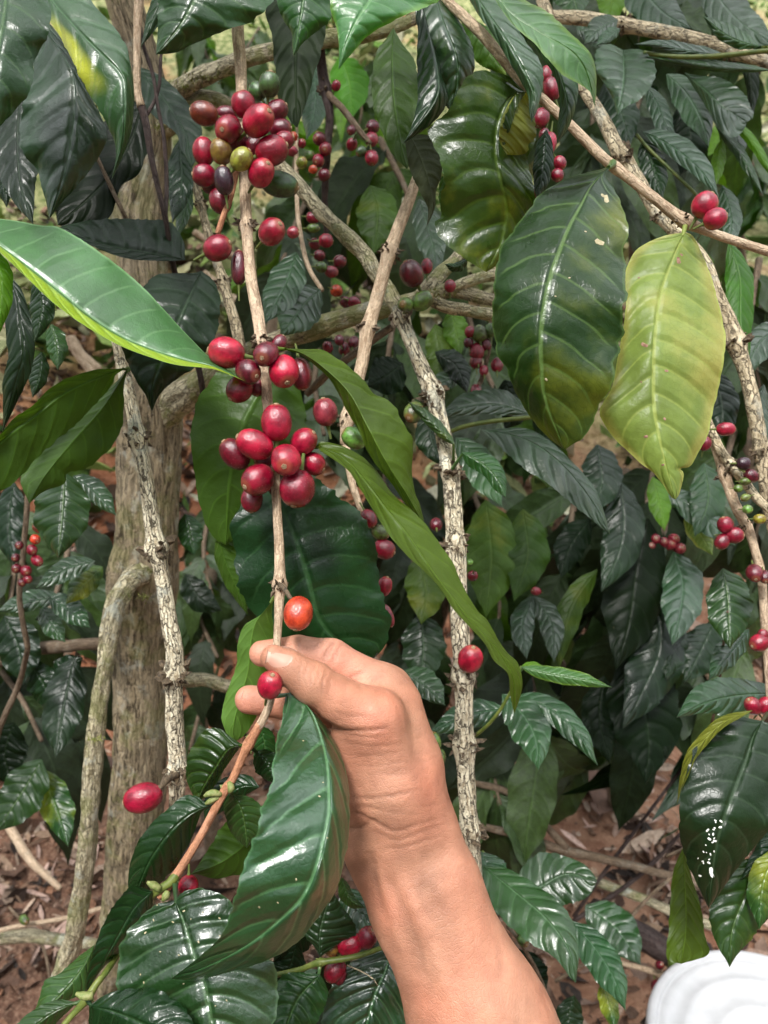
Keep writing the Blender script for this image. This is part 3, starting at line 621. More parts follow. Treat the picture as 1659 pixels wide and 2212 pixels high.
    stroke([(790, 1452), (768, 1458), (752, 1468)], 4, -.8 * mm); stroke([(835, 1460), (812, 1466), (795, 1480)], 3.5, -.5 * mm); stroke([(850, 1475), (826, 1480), (812, 1495)], 3, -.3 * mm)
    # folds on the web / base of the thumb
    stroke([(700, 1556), (722, 1572), (752, 1580), (800, 1578), (838, 1572)], 4, -1.0 * mm); stroke([(712, 1572), (742, 1586), (790, 1592), (830, 1590)], 3.5, -.45 * mm)
    stroke([(700, 1548), (726, 1560), (760, 1566), (800, 1566)], 7, .5 * mm)
    stroke([(722, 1535), (750, 1545), (800, 1548)], 3, -.3 * mm); stroke([(740, 1605), (800, 1612), (870, 1608)], 3.5, -.22 * mm); stroke([(745, 1632), (800, 1634), (880, 1622)], 3.5, -.2 * mm); stroke([(745, 1655), (820, 1655), (880, 1640)], 3.5, -.18 * mm)
    # crease lines across the base of the palm and the wrist
    stroke([(748, 1722), (800, 1725), (850, 1718), (905, 1705)], 3.5, -.55 * mm); stroke([(750, 1748), (785, 1742), (830, 1752), (880, 1750)], 3.5, -.35 * mm)
    stroke([(745, 1760), (770, 1756), (800, 1772), (840, 1790)], 4, -.6 * mm); stroke([(746, 1790), (775, 1788), (800, 1776), (815, 1768)], 5, -.6 * mm)
    stroke([(808, 1772), (850, 1795), (900, 1782), (960, 1765)], 4, -.4 * mm); stroke([(815, 1800), (860, 1815), (930, 1790), (985, 1775)], 4, -.3 * mm); stroke([(830, 1830), (870, 1830), (950, 1805)], 4, -.25 * mm)
    for k in range(16):
        r = random.Random(k + 50); x0, y0 = r.uniform(750, 900), r.uniform(1590, 1860); stroke([(x0, y0), (x0 + 35, y0 + r.uniform(-6, 6)), (x0 + r.uniform(55, 90), y0 - r.uniform(0, 16))], 2.8, -.16 * mm)
    # tendons and hollows of the wrist
    stroke([(808, 1880), (835, 1950), (860, 2030), (890, 2120)], 12, .9 * mm); stroke([(840, 1890), (872, 1960), (905, 2050), (935, 2150)], 12, -.6 * mm)
    stroke([(868, 1900), (905, 1990), (940, 2070), (975, 2170)], 13, 1.0 * mm); stroke([(905, 1905), (935, 1950), (955, 1990)], 24, -1.3 * mm); stroke([(800, 1850), (812, 1905), (835, 1985)], 9, -1.2 * mm)
    stroke([(985, 1860), (1020, 1930), (1060, 2010)], 26, 1.6 * mm); stroke([(945, 1690), (970, 1790), (990, 1850)], 22, .7 * mm)
    stroke([(795, 1545), (825, 1535)], 24, .7 * mm); stroke([(700, 1900), (770, 1880), (800, 1870)], 18, -1.2 * mm)
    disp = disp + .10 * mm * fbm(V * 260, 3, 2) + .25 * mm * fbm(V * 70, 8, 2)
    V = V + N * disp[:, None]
    # pigment: palm-side skin of the fingers is pinker, the back of thumb and arm is tanned, knuckles redder
    tan = np.array([.44, .207, .132]); pink = np.array([.56, .265, .185]); red = np.array([.56, .215, .14]); deep = np.array([.43, .20, .11])
    def blob(x, y, r, zr=(0, 1)): return np.exp(-((px - x) ** 2 + (py - y) ** 2) / r ** 2) * ((V[:, 2] > zr[0]) & (V[:, 2] < zr[1]))
    c = np.tile(tan, (len(V), 1)); ff = np.clip(blob(690, 1400, 60, (.402, .5)) + blob(770, 1435, 55, (.402, .5)) + blob(560, 1410, 40, (.40, .5)) + blob(540, 1510, 50, (.40, .5)) * 1.0, 0, 1)[:, None]
    c = c * (1 - ff) + pink * ff
    for (x, y, r, k, zr) in ((815, 1535, 40, .55, (0, 1)), (560, 1415, 22, .3, (.4, 1)), (530, 1520, 28, .35, (.4, 1)), (665, 1448, 32, .0, (0, 1)), (730, 1405, 26, .3, (.4, 1)), (960, 1720, 50, .3, (0, 1))):
        m = (blob(x, y, r, zr) * k)[:, None]; c = c * (1 - m) + red * m
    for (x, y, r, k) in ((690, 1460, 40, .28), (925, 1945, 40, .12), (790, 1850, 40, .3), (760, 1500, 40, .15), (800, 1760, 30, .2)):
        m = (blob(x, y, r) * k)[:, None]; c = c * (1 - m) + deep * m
    c = c * (1 + .09 * fbm(V * 90, 31, 3))[:, None]; c = c * (1 + np.outer(.10 * fbm(V * 45, 77, 2), [.3, -.6, -.8]))
    c = c * (1 - np.clip(-disp / (1.1 * mm), 0, .55) * .45)[:, None] if True else c  # dents and creases darkened by their depth
    b = NB('skin'); at = b.n('ShaderNodeAttribute'); at.attribute_name = 'col'; tc = b.n('ShaderNodeTexCoord'); oc = tc.outputs['Object']
    n1 = b.noise(oc, 900, 3, .6); n2 = b.noise(oc, 90, 4, .6); vo = b.voro(b.scl(oc, (1, 1, 1)), 1100, 'DISTANCE_TO_EDGE'); vo2 = b.voro(b.scl(oc, (1, .6, 1)), 420, 'DISTANCE_TO_EDGE')
    col = b.mix(b.ramp(n2, .3, .75), b.mix(1.0, at.outputs['Color'], (.9, .86, .84), 'MULTIPLY'), b.mix(1.0, at.outputs['Color'], (1.08, 1.08, 1.06), 'MULTIPLY'))
    col = b.mix(b.ramp(n1, .6, .75, 0, .10), col, (.35, .15, .09))
    hh = b.M('ADD', b.M('MULTIPLY', b.ramp(vo, 0, .25), .35), b.M('ADD', b.M('MULTIPLY', b.ramp(vo2, 0, .12), .5), b.M('MULTIPLY', n1, .35)))
    ms = b.done(b.pr(col, .47, b.bump(hh, .55, .0004), spec=.38, sss=.14, sssr=(.005, .0018, .0009)))
    W3 = c2w(V)
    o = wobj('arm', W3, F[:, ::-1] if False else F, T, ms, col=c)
    # orientation check
    me = o.data
    a, b_, c_ = W3[F[:, 0]], W3[F[:, 1]], W3[F[:, 2]]
    fn = np.cross(b_ - a, c_ - a); k = np.argmin(w2c(W3)[:, 2]); fk = np.nonzero((F == k).any(1))[0]
    if (fn[fk] @ FV).mean() > 0: me.flip_normals()
    # nails: grids laid on the finger surface by ray casting, raised and domed
    bvh = BVHTree.FromPolygons([tuple(v) for v in W3], [tuple(f) for f in F])
    def nail(quad, name, n1=16, n2=14, lift=.00045):
        # quad: rows of px points from free edge to cuticle, each row = (top point, bottom point, bulge)
        rows = crom([(r[0][0], r[0][1]) for r in quad], n1), crom([(r[1][0], r[1][1]) for r in quad], n1)
        Vn = []; ok = True
        for i in range(n1):
            for j in range(n2):
                t = j / (n2 - 1); p = rows[0][i] * (1 - t) + rows[1][i] * t
                dv = PT(p[0], p[1], 1.0) - CAM; hit = bvh.ray_cast(Vector(CAM), Vector(dv).normalized())
                if hit[0] is None: Vn.append(Vn[-1] if Vn else CAM); continue
                e = math.sin(math.pi * t) ** .6 * min(1, (n1 - 1 - i) / 3.0 + .15)
                Vn.append(np.array(hit[0]) - (dv / np.linalg.norm(dv)) * (lift * e - .0001) )
        Vn = np.array(Vn); G = Vn.reshape(n1, n2, 3)
        for _ in range(3): G[1:-1, 1:-1] = (G[:-2, 1:-1] + G[2:, 1:-1] + G[1:-1, :-2] + G[1:-1, 2:]) / 4
        i = np.arange(n1 - 1)[:, None]; j = np.arange(n2 - 1)[None]; Fq = np.stack([i * n2 + j, i * n2 + j + 1, (i + 1) * n2 + j + 1, (i + 1) * n2 + j], -1).reshape(-1, 4)
        uvn = np.array([[a / (n1 - 1), q / (n2 - 1)] for a in range(n1) for q in range(n2)])
        b = NB(name + '_keratin'); um = b.n('ShaderNodeUVMap'); sp = b.n('ShaderNodeSeparateXYZ'); b.put(sp.inputs[0], um.outputs[0])
        cc = b.mix(b.ramp(sp.outputs[0], .10, .2), (.50, .32, .24), (.50, .27, .20)); cc = b.mix(b.ramp(sp.outputs[0], .8, .95), cc, (.58, .37, .30))
        cc = b.mix(b.ramp(sp.outputs[0], .0, .06, 1, 0), cc, (.18, .09, .05))
        lines = b.noise(b.scl(um.outputs[0], (1, 26, 1)), 3, 2)
        mt = b.done(b.pr(cc, .48, b.bump(lines, .15, .0004), spec=.3, sss=.15, sssr=(.004, .002, .001)))
        nr = wobj(name, G.reshape(-1, 3), Fq, T, mt, uvn)
        if np.mean(np.cross(G[1, 0] - G[0, 0], G[0, 1] - G[0, 0]) @ FV) < 0: nr.data.flip_normals()
    nail([((580, 1394), (571, 1440)), ((594, 1391), (578, 1448)), ((618, 1396), (590, 1453)), ((638, 1403), (606, 1450)), ((645, 1413), (622, 1440))], 'thumbnail')
    nail([((527, 1490), (519, 1512)), ((516, 1494), (513, 1514)), ((512, 1499), (510, 1511))], 'fingernail', 8, 8)
    return T
# ---------------------------------------------------------------- ground: one hillside sheet, rising behind the trees
def gz(x, y):
    x = np.asarray(x, float); y = np.asarray(y, float)
    base = np.where(y < .9, .10 * y, .09 + .30 * (y - .9))
    up = np.clip(y - 2.0, 0, None); base = base + .32 * up - np.where(y > 9, .62 * (y - 9) * .6, 0)
    z3 = np.zeros_like(x)
    # red bank at the left
    bank = .30 / (1 + np.exp(-(y - 1.75) * 7)) / (1 + np.exp((x + .15) * 4)); base = base + bank
    base = base + .05 * fbm(np.stack([x * 1.5, y * 1.5, z3], -1), 3, 3) + .018 * fbm(np.stack([x * 11, y * 11, z3], -1), 5, 3)
    return base
def make_ground():
    def axis(lo, hi, c, n): 
        t = np.linspace(-1, 1, n); s = np.sign(t) * np.abs(t) ** 2.2; return np.where(s < 0, c + s * (c - lo), c + s * (hi - c))
    xs = axis(-60, 60, .1, 300); ys = axis(-40, 90, 1.6, 330)
    X, Y = np.meshgrid(xs, ys, indexing='ij'); Z = gz(X, Y); V = np.stack([X, Y, Z], -1).reshape(-1, 3); n, m = X.shape
    i = np.arange(n - 1)[:, None]; j = np.arange(m - 1)[None]; F = np.stack([i * m + j, (i + 1) * m + j, (i + 1) * m + j + 1, i * m + j + 1], -1).reshape(-1, 4)
    b = NB('soil'); tc = b.n('ShaderNodeTexCoord'); oc = tc.outputs['Object']; sp = b.n('ShaderNodeSeparateXYZ'); b.put(sp.inputs[0], oc)
    n1 = b.noise(oc, 2.2, 4); n2 = b.noise(oc, 30, 5, .7); n3 = b.noise(oc, 140, 4, .7)
    c = b.mix(b.ramp(n2, .35, .7), (.085, .045, .030), (.22, .12, .08)); c = b.mix(b.ramp(n3, .45, .7), c, (.30, .19, .13))
    red = b.mix(b.ramp(n2, .3, .7), (.26, .095, .045), (.40, .18, .10)); rm = b.M('MULTIPLY', b.ramp(sp.outputs[1], 1.3, 1.8), b.ramp(sp.outputs[0], .9, .1)); c = b.mix(rm, c, red)
    red2 = b.mix(b.ramp(n2, .3, .7), (.22, .10, .06), (.42, .25, .16)); c = b.mix(b.M('MULTIPLY', b.ramp(sp.outputs[0], .05, .4), .8), c, red2)
    straw = b.mix(b.ramp(n2, .35, .65), (.07, .10, .025), (.30, .29, .14)); c = b.mix(b.M('MULTIPLY', b.ramp(sp.outputs[1], 2.1, 2.9), b.ramp(n1, .25, .5)), c, straw)
    m = b.done(b.pr(c, .95, b.bump(b.M('ADD', n2, b.M('MULTIPLY', n3, .5)), 1, .012), spec=.15))
    me = mesh_np('ground', V, F, None, m); o = link('ground', me); o['kind'] = 'structure'
make_ground()

def ray_ground(x, y):
    """image point -> point on the hillside"""
    dv = PT(x, y, 1.0) - CAM; t = np.linspace(.6, 14, 700); p = CAM + dv * t[:, None]; h = p[:, 2] - gz(p[:, 0], p[:, 1]); k = np.nonzero(h < 0)[0]
    return p[k[0]] if len(k) else p[-1]

def litter():
    """fallen leaves, chips and clods lying on the soil"""
    def mk(name, N, area, size, cols, seed, curl=.5, asp=.45, lift=.006):
        g = np.random.default_rng(seed); x = g.uniform(area[0], area[1], N); y = area[2] + (area[3] - area[2]) * g.random(N) ** 1.3; z = gz(x, y) + lift * g.random(N)
        s = size * g.uniform(.35, 1.3, N) * np.where(g.random(N) < .06, 1.9, 1.0) * np.clip(.75 + 1.1 * fbm(np.stack([x * 5, y * 5, x * 0], -1), seed + 70, 2), .05, 1.5); yaw = g.uniform(0, 6.28, N); pit = g.normal(0, .5, N); rol = g.normal(0, .6, N); A = asp * g.uniform(.5, 1.4, N)
        base = np.array([[-1, 0, 0], [-.4, -1, .15], [-.3, 1, .15], [.1, 0, -.1], [.5, -.8, .2], [.5, .8, .2], [1, 0, .45]], float)
        V = np.repeat(base[None], N, 0); V = V * np.stack([s, s * A, s * curl], -1)[:, None]
        cy, sy, cp, sp_, cr, sr = np.cos(yaw), np.sin(yaw), np.cos(pit), np.sin(pit), np.cos(rol), np.sin(rol)
        R1 = np.zeros((N, 3, 3)); R1[:, 0, 0] = 1; R1[:, 1, 1] = cr; R1[:, 1, 2] = -sr; R1[:, 2, 1] = sr; R1[:, 2, 2] = cr
        R2 = np.zeros((N, 3, 3)); R2[:, 1, 1] = 1; R2[:, 0, 0] = cp; R2[:, 0, 2] = sp_; R2[:, 2, 0] = -sp_; R2[:, 2, 2] = cp
        R3 = np.zeros((N, 3, 3)); R3[:, 2, 2] = 1; R3[:, 0, 0] = cy; R3[:, 0, 1] = -sy; R3[:, 1, 0] = sy; R3[:, 1, 1] = cy
        V = np.einsum('nij,nkj->nki', R3 @ R2 @ R1, V) + np.stack([x, y, z + s * .25], -1)[:, None]
        f = np.array([[0, 1, 3], [0, 3, 2], [1, 4, 3], [3, 5, 2], [3, 4, 6], [3, 6, 5]]); F = (f[None] + 7 * np.arange(N)[:, None, None]).reshape(-1, 3)
        c = np.array(cols)[g.integers(0, len(cols), N)] * g.uniform(.6, 1.25, (N, 1)); c = np.repeat(c, 7, 0)
        b = NB(name + '_mat'); at = b.n('ShaderNodeAttribute'); at.attribute_name = 'col'; tc = b.n('ShaderNodeTexCoord')
        n = b.noise(tc.outputs['Object'], 120, 4, .7); cc = b.mix(b.ramp(n, .3, .7), b.mix(1.0, at.outputs['Color'], (.6, .6, .6), 'MULTIPLY'), at.outputs['Color'])
        m = b.done(b.pr(cc, .8, b.bump(n, .6, .004), spec=.3)); me = mesh_np(name, V.reshape(-1, 3), F, None, m, smooth=False, col=c); o = link(name, me); o['kind'] = 'stuff'
    mk('leaf_litter', 15000, (-1.6, 1.8, .75, 3.4), .02, [(.10, .055, .035), (.18, .11, .075), (.06, .035, .025), (.30, .20, .15), (.42, .30, .22), (.20, .11, .07), (.04, .03, .025)], 3)
    mk('wood_chips', 8000, (-1.3, 1.5, .75, 3.0), .017, [(.48, .36, .27), (.36, .24, .16), (.55, .38, .31)], 4, .3, .22)
    mk('soil_clods', 9000, (-1.5, 1.7, .75, 3.2), .009, [(.09, .05, .035), (.14, .08, .055), (.26, .13, .075)], 5, .9, .9)
    mk('dead_leaves', 420, (-1.5, 1.7, .75, 3.4), .045, [(.20, .12, .07), (.30, .20, .13), (.12, .07, .05), (.36, .26, .17)], 8, .55, .42, .012)
    mk('ground_herbs', 17000, (-5.5, 6, 2.0, 7.5), .05, [(.05, .11, .02), (.10, .19, .03), (.19, .27, .06), (.42, .40, .22), (.33, .36, .16), (.5, .48, .34)], 6, 1.2, .4, .22)
litter()

def add_sky_blocker():
    """unseen ring of bushes added round the camera to block low sky reflections"""
    g = np.random.default_rng(5); Vs = []; n = 0
    for k in range(22):
        az = math.radians(58 + (360 - 116) * (k + .5) / 22 + g.uniform(-5, 5)); r = g.uniform(1.9, 3.2); cx, cy = math.sin(az) * r, math.cos(az) * r; z0 = float(gz(cx, cy)); N = 900; Hh = g.uniform(3.0, 4.6)
        z = g.uniform(.15, Hh, N); rr = .75 * np.sqrt(g.random(N)) * np.clip(1.25 - z / Hh, .25, 1); a = g.uniform(0, 6.28, N)
        P = np.stack([cx + rr * np.cos(a), cy + rr * np.sin(a), z0 + z], -1); d = np.stack([np.cos(a) + g.normal(0, .5, N), np.sin(a) + g.normal(0, .5, N), -g.uniform(.3, 1.4, N)], -1); d /= np.linalg.norm(d, axis=1)[:, None]
        u = g.normal(0, .5, (N, 3)) + np.array([0, 0, 1.0]); u -= d * (u * d).sum(1)[:, None]; u /= np.linalg.norm(u, axis=1)[:, None]; s = np.cross(d, u); L = g.uniform(.10, .17, N)[:, None]
        Vs.append(np.stack([P, P + d * L * .4 + s * L * .2 + u * L * .05, P + d * L * .45, P + d * L * .4 - s * L * .2 + u * L * .05, P + d * L - u * L * .15], 1)); n += N
    V = np.concatenate(Vs).reshape(-1, 3); f = np.array([[0, 2, 1], [0, 3, 2], [1, 2, 4], [2, 3, 4]]); F = (f[None] + 5 * np.arange(n)[:, None, None]).reshape(-1, 3)
    uv = np.tile(np.array([[0, .5], [.4, 1], [.45, .5], [.4, 0], [1, .5]]), (n, 1)); o = link('blocker_grove', mesh_np('blocker_grove', V, F, uv, LM['d'])); o['kind'] = 'stuff'  # out of view, added to hold back light from the horizon
add_sky_blocker()
def add_shade_leaves():
    """unseen leaves added above the frame to darken the rows behind"""
    g = np.random.default_rng(9); N = 5600; y = g.uniform(.70, 4.6, N); x = g.uniform(-1.0, 1.0, N) * (1.0 + .35 * y); z = 1.55 + .30 * y + g.uniform(.05, .9, N); P = np.stack([x, y, z], -1)
    keep = fbm(P * 1.6, 41, 2) > -.28; P = P[keep]
    # unseen boughs added overhead to break up reflections, sun gap kept for the hand
    Q = np.stack([g.uniform(-1.9, 1.9, 4200), g.uniform(-2.3, .72, 4200), g.uniform(2.35, 3.2, 4200)], -1); hp = PT(800, 1500, .41); sdv = np.array([math.sin(SUN_AZ) * math.cos(SUN_EL), math.cos(SUN_AZ) * math.cos(SUN_EL), math.sin(SUN_EL)])
    tq = (Q - hp) @ sdv; dl = np.linalg.norm(Q - hp - tq[:, None] * sdv, axis=1); Q = Q[(fbm(Q * np.array([2.0, 2.0, 1.0]), 61, 2) > .02) & (dl > .42)]; P = np.vstack([P, Q]); N = len(P)
    a = g.uniform(0, 6.28, N); d = np.stack([np.cos(a), np.sin(a), -g.uniform(.2, 1.2, N)], -1); d /= np.linalg.norm(d, axis=1)[:, None]
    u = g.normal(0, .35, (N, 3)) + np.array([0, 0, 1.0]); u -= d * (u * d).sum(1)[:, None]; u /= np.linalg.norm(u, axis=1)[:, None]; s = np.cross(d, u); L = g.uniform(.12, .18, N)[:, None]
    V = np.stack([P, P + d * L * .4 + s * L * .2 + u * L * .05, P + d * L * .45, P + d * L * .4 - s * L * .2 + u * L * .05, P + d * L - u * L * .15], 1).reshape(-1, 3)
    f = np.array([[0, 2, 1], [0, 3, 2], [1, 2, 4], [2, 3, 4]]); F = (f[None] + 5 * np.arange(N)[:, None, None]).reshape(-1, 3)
    uv = np.tile(np.array([[0, .5], [.4, 1], [.45, .5], [.4, 0], [1, .5]]), (N, 1)); o = link('shade_canopy', mesh_np('shade_canopy', V, F, uv, LM['d'])); o['kind'] = 'stuff'  # out of view, added to shade the background and pattern the sheens
add_shade_leaves()

T_ = {}
# ================================================================ the main coffee tree
t = T_['tree'] = thing('coffee_tree', 'old coffee tree with a thick grey brown trunk standing left of the hand', 'tree', ray_ground(300, 2580))
tube(t, [(232, -140, .66, 32.4), (268, 0, .67, 34.2), (303, 110, .685, 36.0), (325, 240, .70, 41.4), (318, 350, .71, 45.0), (300, 450, .715, 48.6), (306, 560, .72, 51.3), (316, 700, .73, 55.8), (322, 850, .74, 64.8), (322, 1000, .755, 66.6), (318, 1150, .77, 64.8), (312, 1280, .79, 66.6), (308, 1400, .81, 59.4), (306, 1550, .83, 56.7), (298, 1700, .85, 55.8), (286, 1850, .88, 54.0), (272, 2010, .91, 52.2), (262, 2200, .96, 52.2), (258, 2600, 1.06, 59.4)], 'trunk', 'trunk', seg=96, step=.0036, rough=.055, fib=.0018, nodes=((318, 1250, .10), (320, 860, .08), (312, 470, .06)), stubs=False)
tube(t, [(335, 260, .70, 20), (365, 215, .68, 20), (410, 180, .665, 19), (470, 152, .66, 18), (549, 122, .65, 17), (620, 105, .65, 18), (700, 85, .65, 19), (760, 78, .66, 17), (830, 66, .67, 14), (900, 40, .68, 12)], 'moss', 'branch', seg=20, step=.004, rough=.12, nodes=((440, 165, .12), (560, 118, .1)), stubs=False)
tube(t, [(340, 285, .70, 24), (375, 262, .69, 22), (412, 225, .68, 21), (455, 215, .68, 18), (500, 232, .685, 16), (540, 262, .69, 14)], 'moss', 'branch', seg=18, step=.004, rough=.12, stubs=False)
tube(t, [(335, 905, .745, 52), (375, 868, .73, 40), (430, 832, .71, 30), (500, 785, .69, 25), (592, 741, .66, 22), (658, 719, .645, 21), (734, 691, .63, 21), (830, 668, .62, 20), (932, 640, .62, 17), (979, 628, .62, 15), (1064, 648, .63, 14), (1130, 655, .64, 12)], 'moss', 'branch', seg=22, step=.004, rough=.12, nodes=((700, 700, .1), (920, 640, .2)), stubs=False)
tube(t, [(925, 642, .62, 15), (960, 662, .615, 14), (1000, 668, .62, 13), (1064, 681, .625, 13), (1140, 690, .63, 12)], 'lich', 'branch', seg=14, rough=.1, stubs=False)
tube(t, [(905, 650, .62, 20), (930, 615, .62, 18), (962, 582, .63, 14), (995, 549, .64, 12), (1040, 500, .66, 10)], 'moss', 'branch', seg=14, rough=.12, stubs=False)
tube(t, [(965, 628, .615, 13), (1028, 602, .62, 12), (1074, 592, .63, 12), (1130, 580, .64, 10)], 'lich', 'branch', seg=14, rough=.12, stubs=False)
tube(t, [(300, 1238, .755, 28.6), (281, 1256, .735, 22.7), (255, 1298, .715, 20.2), (238, 1361, .705, 18.5), (228, 1428, .705, 18.5), (219, 1494, .71, 16.8), (208, 1576, .715, 17.6), (201, 1646, .72, 18.5), (192, 1778, .735, 18.5), (184, 1877, .75, 18.5), (172, 1960, .77, 19.3), (155, 2043, .79, 20.2), (130, 2110, .81, 20.2), (90, 2230, .86, 18.5), (60, 2420, .93, 16.8)], 'lich', 'branch', seg=44, step=.0026, rough=.12, fib=.0009, nodes=((238, 1352, .12), (225, 1500, .08), (190, 1800, .1)), stubs=False)
tube(t, [(-60, 1460, .92, 12), (0, 1428, .9, 13), (66, 1405, .88, 14), (132, 1397, .86, 14), (202, 1391, .84, 13), (290, 1400, .84, 14)], 'brown', 'branch', seg=14, rough=.1, stubs=False)
tube(t, [(330, 1450, .84, 15), (400, 1467, .85, 16), (445, 1468, .86, 15), (489, 1482, .87, 15), (560, 1500, .89, 13)], 'lich', 'branch', seg=14, rough=.1, stubs=False)
tube(t, [(664, 850, .70, 8), (700, 815, .68, 9), (744, 780, .66, 9), (800, 738, .64, 9), (846, 707, .63, 8)], 'brown', 'twig', seg=10, rough=.08, stubs=False)
tube(t, [(690, 95, .66, 11), (700, 180, .67, 11), (712, 250, .67, 9), (706, 330, .68, 9), (702, 420, .70, 7), (706, 520, .72, 5)], 'dark', 'twig', seg=10, rough=.08, nodes=((702, 195, .3),))
tube(t, [(704, 200, .67, 8), (740, 235, .66, 7), (770, 275, .66, 7), (800, 310, .66, 5)], 'brown', 'twig', seg=10, rough=.08)
tube(t, [(640, 290, .68, 5), (641, 400, .67, 5), (645, 480, .66, 5), (664, 570, .65, 5), (696, 628, .64, 5)], 'tan', 'twig', seg=8, rough=.05)
tube(t, [(415, 370, .64, 8), (428, 420, .635, 9), (443, 480, .63, 9), (462, 545, .62, 10), (480, 600, .615, 10.5), (497, 660, .61, 11), (512, 715, .605, 12), (520, 760, .60, 12)], 'pale', 'branch', seg=18, step=.0024, rough=.07, nodes=((437, 440, .4), (487, 607, .35)))
# moss tufts on the limbs
for (x, y, d, r, n) in ((440, 168, .66, 30, 240), (400, 190, .665, 22, 130), (345, 275, .685, 22, 130), (925, 640, .61, 30, 200), (640, 715, .64, 26, 110), (325, 1235, .715, 20, 70), (312, 1290, .72, 24, 100), (205, 1600, .70, 18, 60)):
    V, F = [], []; rs = random.Random(x)
    for k in range(n):
        a, q = rs.uniform(0, 6.28), rs.gauss(0, .45); c = PT(x + math.cos(a) * q * r * 1.8, y + math.sin(a) * q * r * .6, d - rs.uniform(0, .008)); s = rs.uniform(.0012, .0034)
        e = np.array([rs.gauss(0, 1) for _ in range(3)]); e /= np.linalg.norm(e); f = np.cross(e, [0.3, .2, 1]); b0 = len(V)
        V += [c - f * s * .3, c + f * s * .3, c + e * s + np.array([0, 0, s * .6])]; F.append((b0, b0 + 1, b0 + 2))
    o = wobj('moss', V, np.array(F), t, M_MOSS, smooth=False); o['kind'] = 'stuff'
for (x, y, L, S, c) in ((726, 185, 11, 10, 'r'), (759, 281, 11, 10, 'c'), (760, 312, 13, 12, 'r'), (805, 274, 16, 14, 'c'), (803, 301, 16, 14, 'pk'), (803, 341, 17, 15, 'r'), (780, 327, 13, 11, 'dg'), (690, 300, 15, 13, 'c'), (703, 322, 16, 14, 'r2'), (688, 347, 15, 13, 'r'), (676, 366, 10, 9, 'or'), (700, 378, 14, 13, 'c'), (630, 326, 14, 11, 'pk'), (652, 352, 14, 11, 'og'), (634, 295, 11, 8, 'or'), (652, 310, 10, 9, 'r'), (668, 336, 12, 10, 'g'),
                        (676, 470, 15, 13, 'r'), (677, 493, 14, 10, 'g'), (704, 520, 16, 15, 'r'), (680, 527, 13, 12, 'r2'), (694, 577, 13, 12, 'g'), (716, 587, 15, 13, 'pk'), (734, 565, 15, 14, 'c'), (690, 552, 13, 12, 'c'), (727, 628, 15, 11, 'or'), (747, 653, 14, 12, 'c'), (765, 653, 15, 13, 'r'), (708, 750, 13, 11, 'r'), (744, 754, 15, 13, 'r2'), (764, 740, 15, 13, 'c'), (733, 735, 12, 11, 'pu')):
    cherry(t, x, y, L, S, c, .665, dz=random.uniform(-.01, .01))
leaf(t, [(735, 120), (755, 180), (760, 258)], 'f', (.90, .88), w=42, o=(-.01, .01)); leaf(t, [(680, 140), (680, 230), (662, 302)], 's', (.75, .73), w=32, o=(.0, .02))
leaf(t, [(800, 400), (815, 460), (808, 548)], 'od', (.76, .75), w=46); leaf(t, [(905, 430), (930, 510), (945, 600)], 's', (.72, .70), w=32)
leaf(t, [(870, 785), (835, 812), (792, 835)], 'k', (.72, .70), w=44); leaf(t, [(692, 625), (655, 660), (606, 728)], 's', (.60, .575), w=46, o=(.01, -.006)); leaf(t, [(640, 545), (618, 610), (570, 700)], 's', (.61, .59), w=40)
leaf(t, [(975, 668), (986, 720), (996, 766)], 'f', (.72, .71), w=28); leaf(t, [(940, 700), (955, 780), (950, 850)], 'od', (.72, .71), w=34)

# ================================================================ dried dark twigs hanging before the trunk
t = T_['dead'] = thing('dead_twig', 'thin forked dark twig with a pale upper end, hanging before the mossy trunk', 'twig', PT(330, 300, .5))
tube(t, [(306, -60, .52, 10), (300, 0, .52, 10), (296, 90, .52, 8), (297, 190, .52, 8), (305, 230, .52, 9)], 'tan', 'stem', seg=12)
tube(t, [(303, 222, .521, 9), (316, 270, .52, 8), (325, 330, .52, 7), (340, 400, .52, 6), (357, 470, .52, 6), (372, 560, .53, 6), (400, 690, .54, 7), (430, 800, .55, 7), (438, 850, .56, 6)], 'dark', 'stem', seg=10)
tube(t, [(303, 60, .53, 4), (310, 100, .53, 4), (331, 165, .53, 4), (341, 231, .53, 4), (354, 298, .53, 4.4), (360, 397, .53, 5), (357, 470, .525, 5)], 'dark', 'stem', seg=8)
tube(t, [(350, 90, .53, 3.6), (347, 130, .53, 3.6), (344, 185, .53, 3.6), (332, 222, .53, 4), (315, 250, .525, 5)], 'dark', 'stem', seg=8)
tube(t, [(200, 310, .53, 4), (212, 344, .53, 4), (240, 405, .53, 4.6), (271, 470, .53, 5), (290, 520, .54, 5)], 'brown', 'stem', seg=8)

# ================================================================ the branch held in the hand
t = T_['held'] = thing('coffee_branch', 'fruiting coffee branch pinched between thumb and finger, hung with clusters of red cherries', 'branch', PT(590, 1300, .41))
KN = [(520, 150, .2), (531, 370, .25), (533, 482, .35), (566, 740, .25), (577, 866, .12), (597, 1050, .1), (604, 1262, .5)]
tube(t, [(470, -420, .48, 15), (500, -220, .47, 13), (508, -80, .46, 12), (513, 56, .455, 13), (519, 132, .45, 13), (522, 198, .45, 12), (526, 314, .445, 11), (529, 397, .44, 12), (533, 496, .437, 12), (542, 598, .434, 12.5), (557, 681, .431, 13.5), (565, 737, .429, 13), (575, 830, .428, 11.5), (580, 900, .428, 10.5), (592, 1000, .426, 10), (598, 1097, .423, 9.8), (603, 1180, .42, 10.5), (604, 1256, .418, 12), (602, 1328, .414, 9.5), (598, 1390, .410, 8.5), (592, 1450, .409, 8), (584, 1515, .406, 8.5), (570, 1550, .405, 9), (559, 1571, .405, 9.5)], 'tan', 'stem', seg=20, step=.002, rough=.035, nodes=KN[2:])
